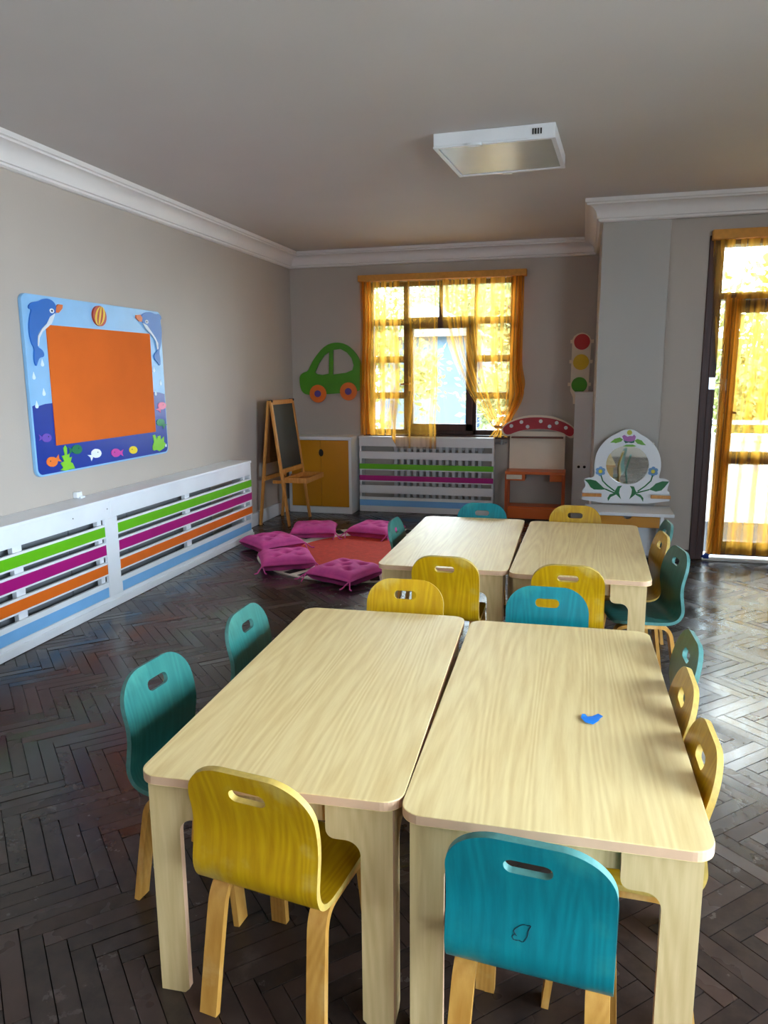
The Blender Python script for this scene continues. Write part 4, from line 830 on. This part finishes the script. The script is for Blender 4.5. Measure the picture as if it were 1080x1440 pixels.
LEGR = catmull([(.0, .3342), (-.06, .3335), (-.10, .331), (-.128, .318), (-.146, .29), (-.155, .25), (-.172, .14), (-.192, .0)], 4)
LEGF = catmull([(.0, .3342), (.05, .3337), (.082, .331), (.106, .318), (.12, .29), (.127, .25), (.14, .14), (.156, .0)], 4)
def make_chair(mat, edge):
    t = root('child_chair', 'x', 'chair')
    shell_mesh('seat_shell', None).build('seat_shell', [mat, edge], t, world=False, sharp=40)
    for s in (-1, 1):
        sp = lambda q: Vector((q.x+s*.014*(1-q.z/.33), q.y, q.z))
        G().strip(LEGR, .046, .017, s*.130, sp).build('leg', M['beech'], t, world=False, sharp=45)
        G().strip([(a, b) for a, b in LEGF], .046, -.017, s*.130, sp).build('leg', M['beech'], t, world=False, sharp=45)
    return t
PROTO = {'y': make_chair(M['chairy'], M['edgey']), 't': make_chair(M['chairt'], M['edget']), 'g': make_chair(M['chairg'], M['edget'])}
USED = set()
CH = [
 ('y', -.637, 1.547, -8, 'scuffed yellow bent-ply chair at a table end, beside the bright teal chair'),
 ('t', -.045, 1.458, -5, 'bright teal bent-ply chair at the end of the table with the blue scrap'),
 ('g', -1.000, 1.840, -95, 'green bent-ply chair on the radiator side, next to the scuffed yellow end chair'),
 ('g', -.952, 2.382, -90, 'green bent-ply chair on the radiator side, farther from the scuffed yellow chair'),
 ('y', -.668, 2.694, 181, 'yellow bent-ply chair between the table pairs, only its upper back above the table'),
 ('t', -.102, 2.712, 180, 'teal bent-ply chair between the table pairs, only its upper back above the table'),
 ('g', .166, 2.434, 93, 'green bent-ply chair at the side of the blue scrap table'),
 ('y', .112, 2.104, 90, 'yellow bent-ply chair at the side of the blue scrap table, next to the green one'),
 ('y', .114, 1.762, 91, 'yellow bent-ply chair at the blue scrap table side, closest to the teal end chair'),
 ('y', -.588, 3.535, 0, 'yellow bent-ply chair with tall back showing, at the end of the table near the cushions'),
 ('y', -.030, 3.500, 0, 'yellow bent-ply chair directly behind a teal chair back, between the table pairs'),
 ('g', -.825, 4.150, -90, 'pale green bent-ply chair on the cushion side of the far table pair'),
 ('t', -.600, 4.590, 180, 'teal bent-ply chair at the table end in front of the back radiator cover'),
 ('y', -.014, 4.622, 180, 'yellow bent-ply chair at the table end in front of the orange play desk'),
 ('g', .278, 3.685, 101, 'dark green bent-ply chair pulled out towards the balcony door, seat and legs showing'),
 ('y', .235, 4.050, 96, 'yellow bent-ply chair between two green chairs on the balcony door side'),
 ('g', .290, 4.388, 94, 'green bent-ply chair beside the vanity drawer, mostly hidden by a yellow chair'),
]
for k, x, y, a, lab in CH:
    o = PROTO[k] if k not in USED else copy_tree(PROTO[k]); USED.add(k)
    o.location = (x, y, 0); o.rotation_euler = (0, 0, R(a)); o['label'] = lab; o['group'] = 'bent-ply chairs around the tables'

# pencil doodle on the back of the teal end chair
te = next(o for o in C.objects if o.get('label', '').startswith('bright teal bent-ply chair at the end'))
dd = [(-.0195, .448), (-.0255, .456), (-.0185, .465), (-.0085, .472), (-.0006, .472), (.0064, .473), (.0024, .463), (.0004, .451), (-.0065, .439), (-.0145, .44), (-.0245, .439), (-.0274, .445), (-.0225, .451)]
g = G(); g.tube([(x, -.1889+(z-.44)*.13, z) for x, z in catmull(dd, 3)], .0009, 5)
g.build('pencil_doodle', paint('dark_pencil', L(20, 40, 52), .8), te, world=False)

# ---------------------------------------------------------------- round piano rug and cushions
rg = root('round_rug', 'round red rug with a black and white piano key border on the floor', 'rug', (-1.70, 5.98, 0))
rw = paint('cream_pile', L(222, 214, 200), .95, .06, 60, .4); rb = paint('black_pile', L(22, 20, 20), .95, .1, 60, .4); rr_ = paint('red_pile', L(206, 62, 40), .95, .12, 30, .5)
rx_, ry_, RR = -1.70, 5.98, .95
G().prism([circ(rx_, ry_, RR, 72), circ(rx_, ry_, .645, 72)], lambda u, v, d: (u, v, d), .001, .0125).build('key_border', rw, rg)
G().prism([circ(rx_, ry_, .645, 72)], lambda u, v, d: (u, v, d), .001, .0145).build('red_centre', rr_, rg)
for k in range(40):
    if k % 7 in (1, 5): continue
    a = k*2*PI/40; ca, sa = math.cos(a), math.sin(a)
    q = [(rx_+ca*p-sa*t, ry_+sa*p+ca*t) for p, t in ((.765, -.036), (.935, -.036), (.935, .036), (.765, .036))]
    G().prism([q], lambda u, v, d: (u, v, d), .0126, .0145).build('black_key', rb, rg)
pk = paint('magenta_cotton', L(226, 84, 168), .85, .08, 18, .3)
def make_cushion():
    t = root('cushion', 'x', 'cushion'); n = 36; hs = .215; g = G(); V = []; F_ = []
    tuf = [(-.42, -.42), (.42, -.42), (-.42, .42), (.42, .42), (0, 0)]
    for sd in (1, -1):
        for j in range(n+1):
            for i in range(n+1):
                u, v = 2*i/n-1, 2*j/n-1
                pil = (max(0, 1-abs(u)**5)*max(0, 1-abs(v)**5))**.55
                dent = sum(math.exp(-((u-a)**2+(v-b)**2)/.018) for a, b in tuf); crease = sum(math.exp(-((abs(u-a)+abs(v-b))/.24)**2) for a, b in tuf)
                h = .062*pil*(1-.55*min(1, dent))-.010*min(1, crease)*pil+.003*math.sin(9*u+3*v)*pil
                k = 1-.045*(1-abs(v)**2)*abs(u)**3; k2 = 1-.045*(1-abs(u)**2)*abs(v)**3
                V.append((u*hs*k, v*hs*k2, .045+h if sd > 0 else .045-min(.0445, h*1.1)))
        o = 0 if sd > 0 else (n+1)**2
        for j in range(n):
            for i in range(n):
                f = (o+j*(n+1)+i, o+j*(n+1)+i+1, o+(j+1)*(n+1)+i+1, o+(j+1)*(n+1)+i); F_.append(f if sd > 0 else f[::-1])
    g.add(V, F_, smooth=True)
    o = g.build('pad', pk, t, world=False, sharp=180)
    bm = bmesh.new(); bm.from_mesh(o.data); bmesh.ops.remove_doubles(bm, verts=bm.verts[:], dist=.0006); bm.to_mesh(o.data); bm.free()
    for a, b in tuf:
        g = G(); g.tube([(a*hs, b*hs, .066), (a*hs, b*hs, .072)], .006, 8); g.build('tuft_button', pk, t, world=False)
    for sx in (-1, 1):
        for dx, dy in ((.04, -.05), (-.015, -.07)):
            g = G(); p = [(sx*.205, -.205, .05), (sx*.205+sx*dx*.5, -.205+dy*.5, .03), (sx*.205+sx*dx, -.205+dy, .008), (sx*.205+sx*dx*1.6, -.205+dy*1.2, .006)]
            g.tube(p, .005, 6); g.build('tie', pk, t, world=False)
    return t
cp_ = make_cushion()
CU = [(-2.575, 5.93, 52, .0, 'pink tufted cushion at the rug edge closest to the long radiator cover'),
      (-2.225, 5.395, 28, .0, 'pink tufted cushion on the rug edge between two other cushions, tie cords towards bare floor'),
      (-1.645, 5.125, -22, .0, 'pink tufted cushion with loose tie cords on the rug edge closest to the maple tables'),
      (-2.40, 6.530, 16, .0, 'pink tufted cushion at the rug edge in front of the mustard cabinet'),
      (-1.83, 6.660, -10, .0, 'pink tufted cushion at the rug edge in front of the back radiator cover')]
for i, (x, y, a, z, lab) in enumerate(CU):
    o = cp_ if i == 0 else copy_tree(cp_)
    o.location = (x, y, .014); o.rotation_euler = (0, 0, R(a)); o['label'] = lab; o['group'] = 'pink floor cushions around the rug'

# ---------------------------------------------------------------- outside: balcony, house, trees
pale = paint('pale_render', L(226, 226, 222), .8, .04, 3)
struct(G().box(.61, 4.5, 6.65, 8.3, -.2, -.03).build('floor_balcony', paint('balcony_tile', L(190, 184, 176), .6)))
pr_ = root('balcony_parapet', 'white balcony parapet with a rail outside the glazed door', 'parapet', (2.5, 8.3, -.03))
G().box(.61, 4.5, 8.3, 8.42, -.03, .80).build('wall', pale, pr_)
G().box(.61, 4.5, 8.27, 8.45, .80, .86).build('coping', pale, pr_)
G().box(.61, 4.5, 8.33, 8.38, .96, 1.0).build('rail', M['white'], pr_)
struct(G().box(-40, 40, -40, 50, -3.3, -3.2).build('ground', paint('dusty_paving', L(158, 152, 146), .9, .08, 1)))
hs_ = root('neighbour_house', 'blue-grey neighbouring house seen through the back window', 'house', (-3.0, 15.9, -3.2))
G().box(-3.97, -2.08, 14.8, 17, -3.2, 2.2).build('wall', paint('blue_grey_render', L(80, 98, 112), .8, .04, 3), hs_)
G().box(-2.08, -1.93, 14.75, 17, -3.2, 2.0).build('corner_pilaster', paint('grey_blue_render', L(34, 54, 80), .8), hs_)
G().prism([[(-4.2, 2.2), (-1.85, 2.2), (-3.0, 2.85)]], lambda u, v, d: (u, d, v), 14.6, 17.1).build('roof', paint('roof_tile', L(120, 116, 110), .8), hs_)
lmats = [leaf_mat('leaf_green_a', L(104, 116, 70), L(150, 152, 96)), leaf_mat('leaf_green_b', L(106, 116, 78), L(146, 150, 106)), leaf_mat('leaf_green_c', L(92, 108, 78), L(134, 144, 108))]
bark = wood('grey_bark', L(110, 96, 80), L(70, 58, 48))
def tree(label, x, y, zc, rx, rz_, n, mi, seed):
    rd = random.Random(seed); t = root('garden_tree', label, 'tree', (x, y, -3.2), 0, 'trees outside the windows')
    g = G(); g.tube([(x, y, -3.2), (x+.1, y, -1), (x-.05, y+.05, zc+.4)], [.16, .12, .05], 8)
    for k in range(7):
        a = rd.uniform(0, 6.28); g.tube([(x, y, zc-1.2+.25*k), (x+math.cos(a)*rx*.4, y+math.sin(a)*rx*.4, zc-.5+.3*k), (x+math.cos(a)*rx*.8, y+math.sin(a)*rx*.8, zc+.2*k)], [.05, .03, .012], 6)
    g.build('trunk', bark, t)
    V, F_ = [], []
    cl = [(rd.gauss(0, .42), rd.gauss(0, .42), rd.gauss(0, .45)) for _ in range(46)]
    for k in range(n):
        c = cl[k % len(cl)]; p = Vector((x+rx*(c[0]+rd.gauss(0, .16)), y+rx*(c[1]+rd.gauss(0, .16)), zc+rz_*(c[2]+rd.gauss(0, .16))))
        a = Vector((rd.gauss(0, 1), rd.gauss(0, 1), rd.gauss(0, .7))).normalized(); b = a.cross(Vector((rd.gauss(0, 1), rd.gauss(0, 1), rd.gauss(0, 1)))).normalized(); s_ = rd.uniform(.03, .06)
        o = len(V); V += [tuple(p-a*s_*1.5), tuple(p+b*s_*.7), tuple(p+a*s_*1.5), tuple(p-b*s_*.7)]; F_.append((o, o+1, o+2, o+3))
    g = G(); g.add(V, F_); fo = g.build('foliage', lmats[mi], t); fo['kind'] = 'stuff'
tree('yellow-green leafy tree outside beyond the left side of the back window', -4.5, 12.4, 1.8, 1.5, 1.7, 22000, 0, 1)
tree('olive leafy tree outside behind the blue-grey house', -3.2, 21.5, 2.9, 3.4, 1.9, 30000, 2, 2)
tree('bright leafy tree outside beyond the right side of the back window', -.75, 13.0, 1.8, 1.1, 1.7, 18000, 1, 3)
tree('yellow-green leafy tree outside beyond the balcony parapet', 2.6, 11.6, .9, 1.5, 1.4, 18000, 0, 4)
tree('pale leafy tree outside beyond the right end of the balcony', 5.4, 14.5, 1.0, 2.0, 1.6, 18000, 1, 5)
